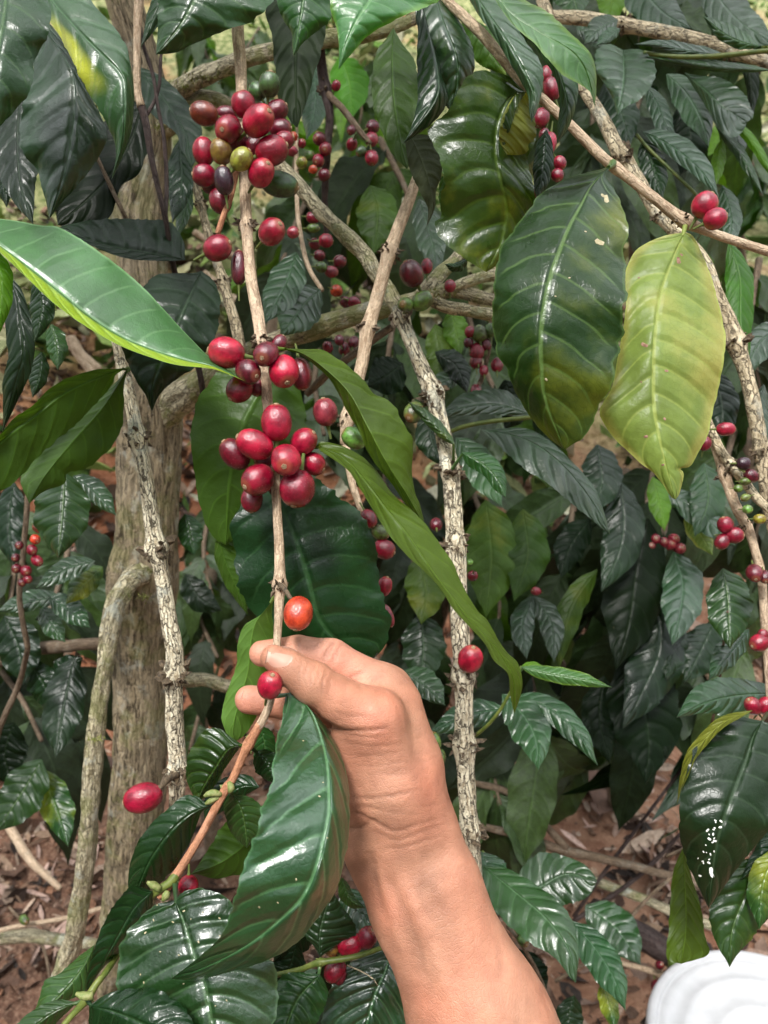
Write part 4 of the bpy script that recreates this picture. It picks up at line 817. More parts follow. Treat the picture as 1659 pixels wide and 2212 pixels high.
tube(t, [(562, 1564, .405, 9.5), (545, 1594, .405, 10.5), (533, 1615, .405, 9.5), (504, 1680, .403, 9), (489, 1702, .402, 9.5), (457, 1762, .40, 9), (430, 1811, .398, 8.5), (380, 1891, .395, 9.5), (344, 1937, .395, 9)], 'red', 'stem', seg=18, step=.002, rough=.03, nodes=((536, 1610, .35), (489, 1702, .15), (378, 1893, .1)), stubs=False)
tube(t, [(400, 1860, .3965, 7.0), (372, 1902, .394, 8.6), (340, 1925, .393, 8.6), (318, 1950, .402, 7.0), (285, 2005, .412, 6.2), (255, 2060, .398, 6.6), (225, 2105, .378, 7.0), (205, 2130, .374, 7.8), (188, 2158, .372, 8.6), (150, 2200, .37, 6.2), (100, 2260, .365, 6.2)], M_GSTEM, 'green_stem', seg=14, rough=.03, nodes=((372, 1902, .25), (192, 2155, .3)), stubs=False)
for (x, y) in ((489, 1702), (378, 1900), (192, 2155), (536, 1612)):
    node_stub(t, x, y, *AXES[t.name][2 if y < 2000 and x < 380 else (2 if x < 300 else 1)], n=9, mat=M_BUD)
# small green buds
for pts in ([(478, 1717, .40, 6), (462, 1713, .399, 8), (448, 1716, .398, 6), (441, 1720, .398, 3)], [(472, 1722, .40, 5), (455, 1730, .399, 7), (444, 1737, .399, 3)], [(345, 1920, .39, 7), (330, 1912, .389, 8), (318, 1905, .388, 3)], [(362, 1925, .388, 6), (358, 1935, .387, 9), (352, 1946, .387, 4)], [(200, 2150, .366, 9), (182, 2152, .365, 9), (164, 2146, .365, 4)], [(495, 1690, .401, 5), (500, 1702, .399, 8), (496, 1712, .399, 4)]):
    tube(t, pts, M_BUD, 'bud', seg=8, rough=.15, stubs=False)
tube(t, [(604, 1262, .415, 6), (614, 1272, .410, 6), (626, 1290, .406, 5), (634, 1300, .406, 4)], M_STUB, 'fruit_stalk', seg=8, rough=.2, stubs=False)
tube(t, [(512, 360, .44, 8), (500, 420, .435, 6), (485, 460, .432, 6), (470, 505, .432, 6)], 'red', 'fruit_stalk', seg=8, rough=.1, stubs=False)
D1 = .43
for a in [(441, 245, 31, 25, 'br', 168, 10, 0), (493, 279, 31, 27, 'r', 240, 60, -.006), (440, 327, 30, 24, 'r', 95, 10, .004), (478, 327, 27, 24, 'ol', 100, 25, -.004), (522, 344, 27, 23, 'og', 45, 15, -.012), (441, 379, 26, 24, 'r', 180, 20, .004), (484, 390, 30, 21, 'p', 95, 15, -.008),
          (476, 434, 28, 25, 'r2', 110, 0, .006), (470, 536, 32, 28, 'r', 20, 15, -.002), (526, 226, 28, 26, 'r', 110, 30, -.004), (489, 247, 25, 18, 'c', 180, 0, .012), (558, 261, 37, 31, 'b', 15, 45, -.014), (597, 240, 27, 22, 'c', 30, 10, .006), (606, 278, 25, 21, 'c', 0, 10, .006), (587, 325, 37, 31, 'r', 20, 5, -.006),
          (613, 304, 24, 20, 'r2', 20, 10, .004), (564, 374, 31, 28, 'b', 30, 50, -.008), (582, 182, 26, 23, 'dg', 80, 20, .002), (556, 197, 21, 18, 'dg', 120, 0, .008), (510, 300, 26, 24, 'c', 90, 20, .008), (548, 318, 24, 22, 'c', 60, 20, .008), (455, 400, 20, 18, 'c', 200, 0, .012),
          (604, 398, 42, 27, 'dg', -12, 0, .012), (587, 501, 31, 28, 'r', 25, 45, -.006), (633, 502, 14, 13, 'pk', 0, 20, .01), (516, 578, 38, 18, 'c', 90, 0, .006)]:
    cherry(t, *a[:5], D1, ang=a[5], tilt=a[6], dz=a[7], ped=(a[2] > 15))
D2 = .422
for a in [(489, 762, 40, 35, 'b', 170, 5, -.006), (536, 803, 30, 27, 'c', 330, 35, -.010), (575, 765, 29, 27, 'pu', 250, 62, -.014), (518, 840, 32, 28, 'r', 230, 15, 0), (613, 802, 37, 34, 'b', 290, 35, -.010), (650, 808, 36, 24, 'r2', 280, 5, .002), (602, 743, 22, 16, 'c', 60, 0, .006), (556, 835, 22, 20, 'c', 270, 10, .008),
          (703, 890, 31, 27, 'pk', 100, 10, .004), (765, 946, 29, 23, 'lg', 150, 10, .01),
          (597, 913, 41, 34, 'b', 90, 5, -.010), (550, 960, 42, 32, 'b', 155, 12, -.012), (507, 981, 38, 28, 'r2', 130, 10, 0), (656, 954, 32, 28, 'b', 40, 20, -.004), (618, 994, 36, 33, 'b', 270, 66, -.020), (678, 1002, 27, 25, 'r', 330, 15, 0), (557, 1036, 37, 34, 'r', 215, 38, -.010), (642, 1055, 42, 39, 'r', 260, 15, -.012),
          (544, 1079, 29, 24, 'r2', 270, 10, .004), (575, 995, 26, 24, 'r2', 180, 30, .006), (640, 1010, 24, 22, 'c', 0, 30, .008), (600, 1050, 24, 22, 'c', 270, 20, .008)]:
    cherry(t, *a[:5], D2, ang=a[5], tilt=a[6], dz=a[7])
cherry(t, 644, 1325, 37, 32, 'or', .412, ang=262, tilt=22, dz=-.006, label='single orange cherry just above the thumb', ped=False)
cherry(t, 583, 1480, 33, 28, 'b', .390, ang=72, tilt=35, dz=0, label='single red cherry against the thumb', ped=True)
cherry(t, 407, 1915, 24, 22, 'r', .41, ang=270, tilt=10)
# tan shrivelled bits around cherry nodes
for (x, y) in ((528, 385), (533, 484), (530, 330), (566, 742), (600, 960)): node_stub(t, x, y, *AXES[t.name][0], n=10)
# leaves of the held branch
lp_ = leaf(t, [(617, 1498), (639, 1502), (672, 1535), (693, 1586), (708, 1651), (712, 1724), (711, 1760), (701, 1808), (687, 1864), (658, 1934), (608, 1985), (549, 2032), (496, 2064), (430, 2095), (370, 2114)], 'sb', (.402, .382, .356, .338, .332, .336, .345, .36),
     e1=[(617, 1498), (608, 1560), (592, 1626), (586, 1695), (564, 1753), (548, 1810), (530, 1862), (512, 1925), (489, 2003), (463, 2036), (423, 2073), (370, 2114)],
     e2=[(617, 1498), (640, 1500), (664, 1524), (694, 1557), (723, 1600), (744, 1651), (754, 1706), (755, 1779), (748, 1844), (727, 1920), (697, 1967), (658, 2020), (615, 2056), (549, 2086), (463, 2109), (410, 2118), (370, 2114)],
     o=(-.006, .022), nu=90, nv=14, quilt=.0013, NV=9, pet=(590, 1503, .404), petr=.0013, prof=1.6, label='big glossy drooping leaf over the palm')
marks(lp_, [(690, 1720, 2), (640, 1900, 2.2), (600, 1950, 2), (698, 1690, 1.6), (560, 1960, 2), (707, 1810, 1.8), (655, 1600, 1.5)], M_SCAB)
l2_ = leaf(t, [(377, 1944), (397, 1993), (420, 2070), (440, 2126), (455, 2200), (465, 2270), (470, 2330)], 'sb', (.392, .372, .362, .36),
     e1=[(377, 1944), (400, 1925), (446, 1920), (500, 1950), (545, 2010), (590, 2090), (600, 2170), (560, 2260), (470, 2330)], e2=[(377, 1944), (350, 1950), (331, 1958), (275, 2012), (256, 2060), (252, 2120), (270, 2190), (330, 2280), (470, 2330)],
     o=(.010, .010), nu=64, nv=14, quilt=.0013, NV=7, pet=(378, 1905, .392))
rs_ = random.Random(8); marks(l2_, [(rs_.uniform(290, 500), rs_.uniform(1950, 2200), rs_.uniform(1.2, 2.6)) for k in range(26)], M_SCAB)
leaf(t, [(192, 2172), (260, 2190), (340, 2230), (420, 2300)], 'd', (.366, .352, .345), e1=[(192, 2172), (225, 2150), (265, 2139), (331, 2136), (390, 2170), (425, 2230), (420, 2300)], e2=[(192, 2172), (200, 2240), (280, 2300), (420, 2300)], o=(.008, .006), nu=50, nv=12, quilt=.001, pet=(190, 2156, .37))
leaf(t, [(205, 2040), (175, 2095), (130, 2150), (60, 2215)], 'g', (.43, .41), e1=[(205, 2040), (198, 2090), (185, 2140), (130, 2170), (60, 2215)], e2=[(205, 2040), (160, 2074), (126, 2105), (98, 2118), (80, 2170), (60, 2215)], o=(.004, .008))
leaf(t, [(330, 1925), (290, 1962), (245, 2040), (187, 2145)], 'd', (.390, .380), e1=[(330, 1925), (328, 1965), (305, 2025), (268, 2052), (222, 2092), (187, 2145)], e2=[(330, 1925), (285, 1915), (250, 1950), (226, 1990), (205, 2043), (189, 2105), (187, 2145)], o=(.012, -.004), nu=50, nv=10)
leaf(t, [(165, 2165), (110, 2190), (60, 2230), (-20, 2300)], 'g', (.372, .36), w=(24, 30), pet=(188, 2158, .372))
leaf(t, [(463, 1739), (430, 1749), (397, 1769), (364, 1801), (324, 1858), (298, 1917), (283, 1945)], 'd', (.402, .395, .40), e2=[(463, 1739), (443, 1733), (423, 1719), (397, 1720), (364, 1745), (331, 1775), (298, 1818), (284, 1858), (276, 1904), (283, 1945)][::1],
     e1=[(463, 1739), (436, 1755), (427, 1778), (407, 1824), (380, 1871), (350, 1905), (324, 1922), (298, 1932), (283, 1945)], o=(.014, .006), nu=60, nv=12, quilt=.0014, NV=8, pet=(483, 1712, .401))
leaf(t, [(523, 1608), (493, 1619), (468, 1655), (440, 1700), (425, 1735)], 'my', (.42, .425), e2=[(523, 1608), (499, 1592), (470, 1572), (440, 1580), (415, 1615), (402, 1650), (405, 1690), (425, 1735)], e1=[(523, 1608), (500, 1640), (480, 1670), (455, 1710), (425, 1735)], o=(.01, .006), pet=(534, 1612, .406))
leaf(t, [(590, 1295), (572, 1318), (552, 1345), (541, 1390), (535, 1450), (518, 1510), (505, 1560), (501, 1606)], 'l', (.425, .435, .44), e2=[(590, 1295), (575, 1316), (559, 1331), (526, 1353), (513, 1397), (510, 1440), (492, 1488), (479, 1542), (483, 1570), (501, 1606)][::1],
     e1=[(590, 1295), (588, 1325), (590, 1350), (592, 1400), (588, 1450), (575, 1500), (552, 1549), (530, 1586), (501, 1606)], o=(.008, .004), nu=60, nv=10, under=True, pet=(601, 1268, .418), wav=.002)
leaf(t, [(500, 1712), (520, 1745), (530, 1790), (533, 1832)], 'gy', (.408, .41), e1=[(500, 1712), (540, 1722), (565, 1745), (568, 1790), (533, 1832)], e2=[(500, 1712), (484, 1740), (490, 1775), (503, 1803), (533, 1832)], o=(.004, .008), nu=40, pet=(494, 1702, .403))
leaf(t, [(553, 1622), (580, 1652), (596, 1695)], 'd', (.42, .42), w=(26, 32), pet=(537, 1610, .406)); leaf(t, [(560, 1565), (572, 1610), (568, 1680)], 'g', (.43, .432), w=26)
leaf(t, [(600, 1740), (545, 1810), (480, 1862), (412, 1888)], 'od', (.435, .44), w=(50, 62), o=(.006, .006), under=True); leaf(t, [(560, 1700), (520, 1700), (470, 1735), (440, 1780)], 'd', (.44, .44), w=(26, 34))
leaf(t, [(590, 1040), (611, 1097), (640, 1170), (665, 1250), (690, 1340), (740, 1392), (805, 1425)], 'd', (.455, .448, .45, .462), e1=[(590, 1040), (680, 1035), (747, 1085), (790, 1120), (812, 1180), (818, 1250), (835, 1310), (843, 1345), (835, 1390), (805, 1425)],
     e2=[(590, 1040), (530, 1080), (502, 1130), (508, 1200), (520, 1280), (560, 1340), (620, 1395), (700, 1425), (805, 1425)], o=(.010, .008), nu=72, nv=14, quilt=.0013, NV=8, wav=.002, label='broad dark leaf behind the thumb')
leaf(t, [(600, 790), (560, 850), (520, 930), (495, 1040), (488, 1178)], 'od', (.468, .46, .47), e2=[(600, 790), (540, 775), (470, 807), (437, 847), (420, 890), (414, 946), (423, 1045), (443, 1130), (465, 1165), (488, 1178)][::1], e1=[(600, 790), (650, 850), (660, 950), (620, 1050), (560, 1120), (488, 1178)], o=(.008, .008), nu=60, nv=10, under=True)
leaf(t, [(470, 1150), (485, 1210), (510, 1270), (535, 1330)], 'od', (.475, .475), w=(36, 20), under=True)
leaf(t, [(607, 752), (650, 762), (700, 795), (755, 850), (795, 925), (835, 1000), (880, 1070), (919, 1140)], 'o', (.420, .408, .40, .398, .402, .41), e1=[(607, 752), (658, 754), (691, 754), (721, 770), (754, 793), (787, 823), (803, 846), (836, 866), (856, 886), (869, 912), (889, 939), (893, 955), (889, 1011), (896, 1061), (909, 1097), (919, 1140)],
     e2=[(607, 752), (630, 760), (648, 765), (681, 790), (714, 822), (737, 863), (754, 896), (774, 929), (793, 972), (813, 1005), (850, 1050), (880, 1095), (919, 1140)], o=(.012, .008), nu=80, nv=10, under=True, pet=(585, 748, .428), wav=.0024, quilt=.0012, label='curled olive leaf beside the upper cherries')
leaf(t, [(684, 962), (740, 985), (790, 1040), (833, 1097), (879, 1153), (945, 1249), (985, 1300), (1030, 1355), (1080, 1410), (1110, 1470), (1111, 1542)], 'o', (.42, .405, .395, .39, .392, .40), e1=[(684, 962), (697, 953), (747, 966), (787, 990), (820, 1025), (846, 1064), (879, 1094), (912, 1124), (942, 1163), (969, 1200), (988, 1239), (1008, 1282), (1035, 1322), (1055, 1342), (1078, 1385), (1097, 1411), (1120, 1434), (1129, 1477), (1122, 1510), (1111, 1542)],
     e2=[(684, 962), (691, 973), (721, 993), (754, 1018), (780, 1060), (800, 1092), (846, 1163), (879, 1200), (922, 1239), (952, 1272), (979, 1315), (1012, 1352), (1045, 1388), (1068, 1428), (1097, 1456), (1102, 1500), (1111, 1542)], o=(.010, -.012), nu=110, nv=10, under=True, pet=(660, 965, .43), wav=.0024, quilt=.0012, label='long curled olive leaf running down to the right')

# ================================================================ pale branch at left
t = T_['leftb'] = thing('coffee_branch', 'pale cracked bare branch with knotty nodes hanging before the thick trunk', 'branch', PT(340, 1200, .52))
tube(t, [(255, 735, .53, 12), (272, 824, .53, 13.5), (288, 896, .53, 14), (301, 962, .53, 15), (317, 1045, .53, 16), (334, 1163, .53, 18), (350, 1246, .53, 17), (366, 1345, .53, 18), (377, 1411, .53, 19), (377, 1477, .535, 18), (377, 1560, .54, 18), (384, 1646, .545, 18), (381, 1740, .55, 15), (380, 1790, .555, 13)], 'white', 'stem', seg=40, step=.002, rough=.07, fib=.0004, nodes=((288, 945, .45), (333, 1190, .5), (380, 1455, .35), (385, 1668, .45)))
cherry(t, 309, 1724, 42, 33, 'b', .52, ang=192, tilt=8, label='lone oval cherry at the foot of the pale branch', ped=False)
tube(t, [(384, 1672, .54, 8), (362, 1684, .53, 7), (346, 1702, .522, 7), (338, 1712, .52, 6)], M_STUB, 'fruit_stalk', seg=8, rough=.3, stubs=False)
leaf(t, [(274, 794), (198, 823), (132, 856), (73, 903), (26, 936), (-60, 1010)], 'od', (.50, .47, .46), e1=[(274, 794), (248, 812), (241, 833), (198, 882), (149, 929), (96, 975), (50, 1022), (0, 1058), (-60, 1010)], e2=[(274, 794), (248, 797), (212, 797), (165, 810), (132, 823), (99, 847), (66, 880), (33, 900), (0, 939), (-60, 1010)], o=(.010, -.006), nu=60, nv=10, under=True, pet=(280, 795, .525))
leaf(t, [(276, 797), (222, 880), (155, 955), (95, 1030), (63, 1088)], 'od', (.50, .50, .49), e1=[(276, 797), (240, 835), (160, 900), (90, 970), (45, 1030), (63, 1088)], e2=[(276, 797), (267, 840), (268, 880), (258, 939), (225, 982), (185, 1012), (146, 1022), (139, 1045), (96, 1061), (63, 1088)], o=(.006, .010), nu=60, nv=10, under=True, pet=(281, 796, .526))

# ================================================================ long pale branch right of the hand
t = T_['cent'] = thing('coffee_branch', 'long pale flaking branch running down behind the wrist, right of the hand', 'branch', PT(970, 1100, .56))
tube(t, [(560, 300, .60, 12), (598, 350, .60, 14), (640, 394, .60, 15), (691, 456, .60, 15), (734, 496, .60, 16), (787, 549, .60, 17), (810, 588, .595, 16), (840, 631, .59, 16), (866, 681, .585, 15)], 'lich', 'stem', seg=22, step=.0024, rough=.08, nodes=((700, 465, .15), (760, 525, .12)), stubs=False)
tube(t, [(860, 672, .585, 14), (886, 734, .58, 15.5), (912, 797, .575, 16.5), (935, 846, .57, 17.5), (947, 896, .57, 16.5), (962, 962, .565, 17.5), (974, 1028, .565, 18), (980, 1097, .56, 18), (984, 1163, .56, 19), (991, 1246, .56, 18), (992, 1328, .56, 18.5), (995, 1395, .56, 19), (1001, 1494, .56, 19), (1003, 1593, .56, 20), (1006, 1646, .56, 19), (1009, 1712, .56, 18), (1015, 1788, .562, 19), (1024, 1858, .565, 15), (1030, 1920, .57, 13)], 'white', 'stem', seg=40, step=.0021, rough=.085, fib=.0005, nodes=((868, 686, .3), (938, 852, .35), (975, 1015, .35), (984, 1180, .25), (1002, 1464, .45), (1003, 1610, .3), (1015, 1795, .35)))
cherry(t, 1016, 1424, 32, 27, 'b', .546, ang=80, tilt=28, label='single red cherry on the whitish branch')
cherry(t, 889, 591, 30, 26, 'c', .57, ang=120, tilt=15, label='dark crimson cherry near the crossing branches'); cherry(t, 922, 575, 17, 13, 'r', .585, ang=90, tilt=0); cherry(t, 972, 618, 14, 13, 'r', .60, ang=90, tilt=10)
cherry(t, 876, 658, 17, 16, 'g', .56, ang=200, tilt=66); cherry(t, 912, 650, 26, 20, 'g', .565, ang=30, tilt=10)
cherry(t, 894, 891, 25, 22, 'g', .56, ang=230, tilt=45, label='green cherry behind the small curled leaf'); cherry(t, 937, 1603, 23, 16, 'g', .55, ang=100, tilt=0); cherry(t, 949, 1636, 19, 15, 'g', .555, ang=270, tilt=10)
cherry(t, 942, 1133, 15, 14, 'c', .60, ang=90); cherry(t, 1021, 1244, 13, 11, 'c', .60, ang=270); cherry(t, 1014, 1215, 9, 8, 'lg', .60)
leaf(t, [(983, 962), (960, 940), (925, 905), (880, 866)], 'gy', (.545, .54), w=(12, 15), pet=(978, 1010, .56)); leaf(t, [(996, 977), (1040, 1000), (1075, 1035), (1093, 1075)], 'gy', (.54, .535), e1=[(996, 977), (1045, 978), (1075, 995), (1093, 1030), (1093, 1075)], e2=[(996, 977), (1010, 1005), (1045, 1028), (1068, 1058), (1093, 1075)], pet=(978, 1012, .555))

# ================================================================ bare branch crossing behind the olive leaf
t = T_['cross'] = thing('coffee_branch', 'bare tan branch crossing the mossy limb and vanishing behind the curled olive leaf', 'branch', PT(830, 620, .54))
tube(t, [(915, 330, .56, 9), (899, 390, .555, 11), (868, 475, .55, 13), (840, 550, .545, 14), (813, 648, .54, 14), (794, 714, .535, 14.5), (781, 790, .53, 13), (765, 850, .525, 13), (750, 906, .52, 13), (745, 960, .52, 11)], 'tan', 'stem', seg=20, step=.0024, rough=.05, nodes=((842, 545, .3), (796, 710, .3), (748, 905, .35)))
for a in [(830, 1186, 25, 22, 'r', 340, 15), (830, 1267, 23, 17, 'r', 70, 10), (797, 1120, 22, 17, 'r2', 300, 20), (822, 1150, 20, 17, 'g', 330, 10), (838, 1330, 26, 12, 'pk', 290, 0)]: cherry(t, *a[:5], .50, ang=a[5], tilt=a[6])
tube(t, [(745, 950, .52, 9), (760, 1040, .515, 8), (790, 1140, .51, 7), (808, 1250, .51, 6), (822, 1350, .515, 5)], 'tan', 'stem', seg=10, rough=.05)

# ================================================================ right twig with the big leaves
t = T_['right'] = thing('coffee_branch', 'slender brown branch slanting to the right edge with the big dark leaf and yellow leaf', 'branch', PT(1300, 350, .44))
tube(t, [(700, -420, .50, 12), (830, -210, .48, 11), (930, -60, .47, 10), (965, 0, .465, 10), (1002, 36, .46, 11), (1045, 78, .455, 11.5), (1097, 140, .45, 11), (1140, 190, .447, 9.5), (1173, 216, .445, 9.5), (1229, 268, .442, 10), (1295, 334, .44, 11), (1329, 362, .44, 11), (1378, 400, .44, 11), (1428, 440, .44, 11), (1478, 476, .44, 13), (1527, 499, .44, 9.5), (1593, 522, .44, 9.5), (1646, 539, .44, 10), (1740, 570, .44, 10)], 'tan', 'stem', seg=20, step=.0022, rough=.04, nodes=((1173, 216, .12), (1329, 360, .18), (1481, 478, .3), (1560, 510, .12)), stubs=False)
node_stub(t, 1470, 484, *AXES[t.name][0], n=8)
cherry(t, 1522, 443, 29, 27, 'b', .425, ang=60, tilt=20, label='round red cherry, upper of the pair on the slanting twig'); cherry(t, 1545, 473, 25, 23, 'b', .418, ang=20, tilt=20)
for a in [(1191, 192, 26, 18, 'r', 110, 0), (1180, 160, 18, 12, 'r', 90, 0), (1168, 255, 22, 19, 'r', 250, 10), (1186, 311, 26, 16, 'b', 260, 0), (1180, 345, 12, 11, 'pk', 260, 0), (1209, 352, 16, 14, 'r', 300, 10), (1173, 380, 18, 14, 'r', 240, 0), (1204, 378, 15, 14, 'r', 280, 20), (1160, 420, 16, 11, 'r', 270, 0), (1175, 290, 14, 11, 'c', 250, 0)]: cherry(t, *a[:5], .50, ang=a[5], tilt=a[6])
lt_ = leaf(t, [(1322, 354), (1309, 367), (1276, 403), (1253, 446), (1229, 489), (1210, 536), (1190, 592), (1177, 648), (1168, 714), (1168, 780), (1177, 863), (1220, 972)], 'm', (.428, .41, .395, .388, .388, .395, .405),
     e1=[(1322, 354), (1309, 380), (1325, 405), (1342, 443), (1355, 480), (1352, 516), (1345, 549), (1352, 599), (1349, 681), (1342, 731), (1329, 787), (1322, 833), (1296, 873), (1279, 913), (1259, 946), (1243, 956), (1220, 972)],
     e2=[(1322, 354), (1300, 365), (1262, 374), (1196, 398), (1157, 430), (1130, 473), (1080, 535), (1068, 600), (1065, 680), (1070, 750), (1090, 790), (1110, 835), (1130, 880), (1160, 920), (1190, 950), (1220, 972)], o=(.004, .022), nu=90, nv=16, quilt=.0015, NV=9, wav=.003, pet=(1324, 352, .436), petr=.0018, label='big dark green leaf with yellow mottling')
marks(lt_, [(1295, 523, 8), (1310, 430, 7), (1302, 422, 4), (1200, 640, 2), (1180, 820, 3), (1230, 600, 2), (1265, 500, 2)], M_SCAB)
ly_ = leaf(t, [(1478, 502), (1468, 525), (1458, 549), (1428, 631), (1415, 714), (1411, 780), (1413, 879), (1428, 962), (1444, 1028), (1459, 1079)], 'y', (.435, .425, .415, .412, .41, .412), e1=[(1478, 502), (1495, 508), (1511, 536), (1530, 580), (1543, 622), (1557, 671), (1568, 731), (1563, 780), (1550, 847), (1537, 903), (1530, 936), (1510, 975), (1491, 1007), (1469, 1012), (1477, 1024), (1468, 1065), (1459, 1079)],
     e2=[(1478, 502), (1440, 508), (1395, 526), (1370, 545), (1352, 588), (1352, 658), (1345, 721), (1332, 780), (1322, 837), (1296, 883), (1302, 910), (1329, 949), (1358, 976), (1385, 1002), (1408, 1018), (1431, 1045), (1451, 1075), (1459, 1079)], o=(.008, .010), nu=90, nv=14, quilt=.0011, NV=10, wav=.002, rag=.01, pet=(1481, 482, .439), petr=.0014, label='pale yellow green hanging leaf')
marks(ly_, [(1392, 745, 6), (1466, 563, 6), (1472, 550, 3), (1440, 801, 3.5), (1436, 905, 3), (1395, 943, 4), (1543, 905, 5), (1545, 880, 4), (1432, 1004, 3), (1385, 825, 2), (1560, 790, 3), (1500, 1000, 3), (1380, 600, 2)], M_NECR)
leaf(t, [(1137, 197), (1100, 212), (1075, 270), (1071, 331), (1084, 397), (1095, 453), (1085, 520), (1050, 588)], 'my', (.455, .45, .45, .465, .47), e2=[(1137, 197), (1090, 162), (1018, 160), (965, 238), (929, 284), (945, 330), (959, 380), (950, 463), (940, 502), (985, 545), (1050, 588)][::1],
     e1=[(1137, 197), (1150, 240), (1157, 300), (1140, 350), (1155, 420), (1150, 500), (1110, 550), (1050, 588)], o=(.006, -.004), nu=80, nv=14, quilt=.0016, wav=.004, pet=(1178, 216, .447), label='half yellow crumpled leaf with a curled edge')
leaf(t, [(1137, 198), (1112, 205), (1086, 250), (1078, 300), (1095, 335)], 'my', (.440, .437, .445), e1=[(1137, 198), (1118, 230), (1105, 270), (1092, 310), (1095, 335)], e2=[(1137, 198), (1152, 240), (1157, 290), (1135, 330), (1095, 335)][::1], o=(.002, .014), under=True, nu=40, nv=9)
leaf(t, [(1035, -70), (1097, 22), (1163, 68), (1236, 112), (1268, 160), (1284, 230)], 'bg', (.385, .375, .37, .385), e1=[(1035, -70), (1124, -5), (1180, 23), (1220, 60), (1256, 93), (1276, 116), (1287, 149), (1288, 198), (1284, 230)], e2=[(1035, -70), (1070, 0), (1110, 55), (1150, 90), (1175, 118), (1200, 148), (1230, 170), (1252, 182), (1275, 200), (1284, 230)], o=(.014, -.004), nu=70, nv=12, quilt=.0014, NV=9, pet=(980, -75, .42), label='bright green drooping leaf above the twig')
leaf(t, [(1140, 60), (1190, 120), (1215, 180), (1225, 240), (1203, 310)], 'g', (.41, .40, .405), e1=[(1140, 60), (1200, 110), (1240, 150), (1249, 190), (1244, 231), (1229, 274), (1203, 310)], e2=[(1140, 60), (1150, 90), (1175, 130), (1200, 170), (1209, 220), (1205, 265), (1203, 310)], o=(.006, .006), nu=44)
leaf(t, [(1000, -60), (1040, 10), (1090, 80), (1130, 150), (1155, 210), (1148, 264)], 's', (.46, .43, .425), e1=[(1000, -60), (1070, -20), (1117, 60), (1143, 99), (1170, 139), (1173, 185), (1160, 238), (1148, 264)], e2=[(1000, -60), (1010, -10), (1041, 43), (1064, 73), (1091, 118), (1118, 165), (1140, 205), (1143, 240), (1148, 264)], o=(.006, .006), nu=60, nv=10, quilt=.0014)
leaf(t, [(1000, 40), (1050, 100), (1095, 168)], 'od', (.50, .50), w=(30, 38)); leaf(t, [(1180, 280), (1175, 360), (1160, 440)], 'v', (.48, .48), w=(20, 24))

# ================================================================ thick knobby branch at the right
t = T_['knob'] = thing('coffee_branch', 'thick bare knobby branch passing behind the yellow leaf to the right edge', 'branch', PT(1560, 800, .55))
tube(t, [(1120, -160, .62, 13), (1170, 0, .61, 12), (1215, 110, .60, 11), (1252, 178, .59, 12), (1302, 258, .58, 14), (1335, 324, .57, 15), (1355, 352, .57, 15), (1385, 400, .565, 14), (1415, 453, .56, 13), (1454, 496, .555, 13), (1495, 530, .55, 12), (1527, 572, .545, 12), (1547, 631, .54, 14), (1577, 698, .54, 16), (1592, 747, .54, 17), (1613, 813, .54, 15), (1628, 879, .54, 16), (1646, 985, .54, 14), (1660, 1100, .55, 12), (1700, 1260, .57, 11), (1760, 1450, .60, 10)], 'pale', 'stem', seg=22, step=.0026, rough=.06, nodes=((1345, 340, .2), (1423, 465, .2), (1590, 740, .3), (1645, 975, .3)))

# ================================================================ lower right branch with cherries
t = T_['low'] = thing('coffee_branch', 'thin forked branch with red cherries running down the right edge below the yellow leaf', 'branch', PT(1600, 1150, .5))
tube(t, [(1500, 840, .53, 8), (1534, 922, .52, 9), (1560, 979, .515, 10), (1587, 1012, .51, 11), (1626, 1065, .505, 10), (1650, 1090, .50, 9), (1700, 1130, .50, 9)], 'pale', 'stem', seg=14, nodes=((1580, 1005, .3),))
tube(t, [(1530, 925, .525, 8), (1552, 985, .52, 10), (1568, 1035, .515, 11), (1590, 1095, .51, 11), (1618, 1147, .51, 10), (1633, 1196, .51, 9), (1645, 1246, .51, 9), (1655, 1400, .51, 8), (1668, 1560, .51, 8)], 'tan', 'stem', seg=14, nodes=((1563, 1025, .3), (1612, 1140, .2), (1650, 1390, .2)))
for a in [(1568, 927, 20, 15, 'b', 0, 10), (1522, 958, 16, 14, 'r', 80, 10), (1606, 1001, 16, 14, 'p', 0, 0), (1623, 1028, 17, 14, 'c', 330, 0), (1610, 1040, 12, 9, 'g', 0, 0), (1567, 1134, 19, 17, 'r', 110, 10), (1586, 1156, 20, 18, 'r', 0, 30), (1560, 1170, 19, 16, 'r2', 230, 10), (1630, 1238, 20, 19, 'c', 250, 50), (1652, 1246, 15, 14, 'c', 250, 50), (1640, 1388, 22, 20, 'r', 200, 20), (1648, 1372, 14, 12, 'r2', 90, 0), (1627, 1525, 22, 18, 'r', 130, 20), (1652, 1524, 20, 17, 'r', 60, 20), (1641, 1121, 13, 11, 'og', 0, 20), (1610, 1075, 11, 9, 'lg', 200, 0), (1595, 1055, 10, 9, 'g', 0, 0), (1615, 1100, 11, 10, 'lg', 0, 0)]: cherry(t, *a[:5], .495, ang=a[5], tilt=a[6])
ld_ = leaf(t, [(1646, 1557), (1626, 1593), (1610, 1646), (1593, 1689), (1570, 1751), (1553, 1804), (1540, 1877), (1531, 1962)], 'v', (.46, .44, .425, .425, .43), e2=[(1646, 1557), (1600, 1550), (1560, 1562), (1510, 1600), (1485, 1660), (1471, 1720), (1468, 1790), (1480, 1850), (1503, 1905), (1531, 1962)][::1], e1=[(1646, 1557), (1700, 1580), (1730, 1640), (1710, 1720), (1665, 1790), (1612, 1850), (1572, 1905), (1531, 1962)], o=(.008, .012), nu=70, nv=14, quilt=.0018, NV=8, pet=(1664, 1530, .505), label='dark leaf splashed with white droppings')
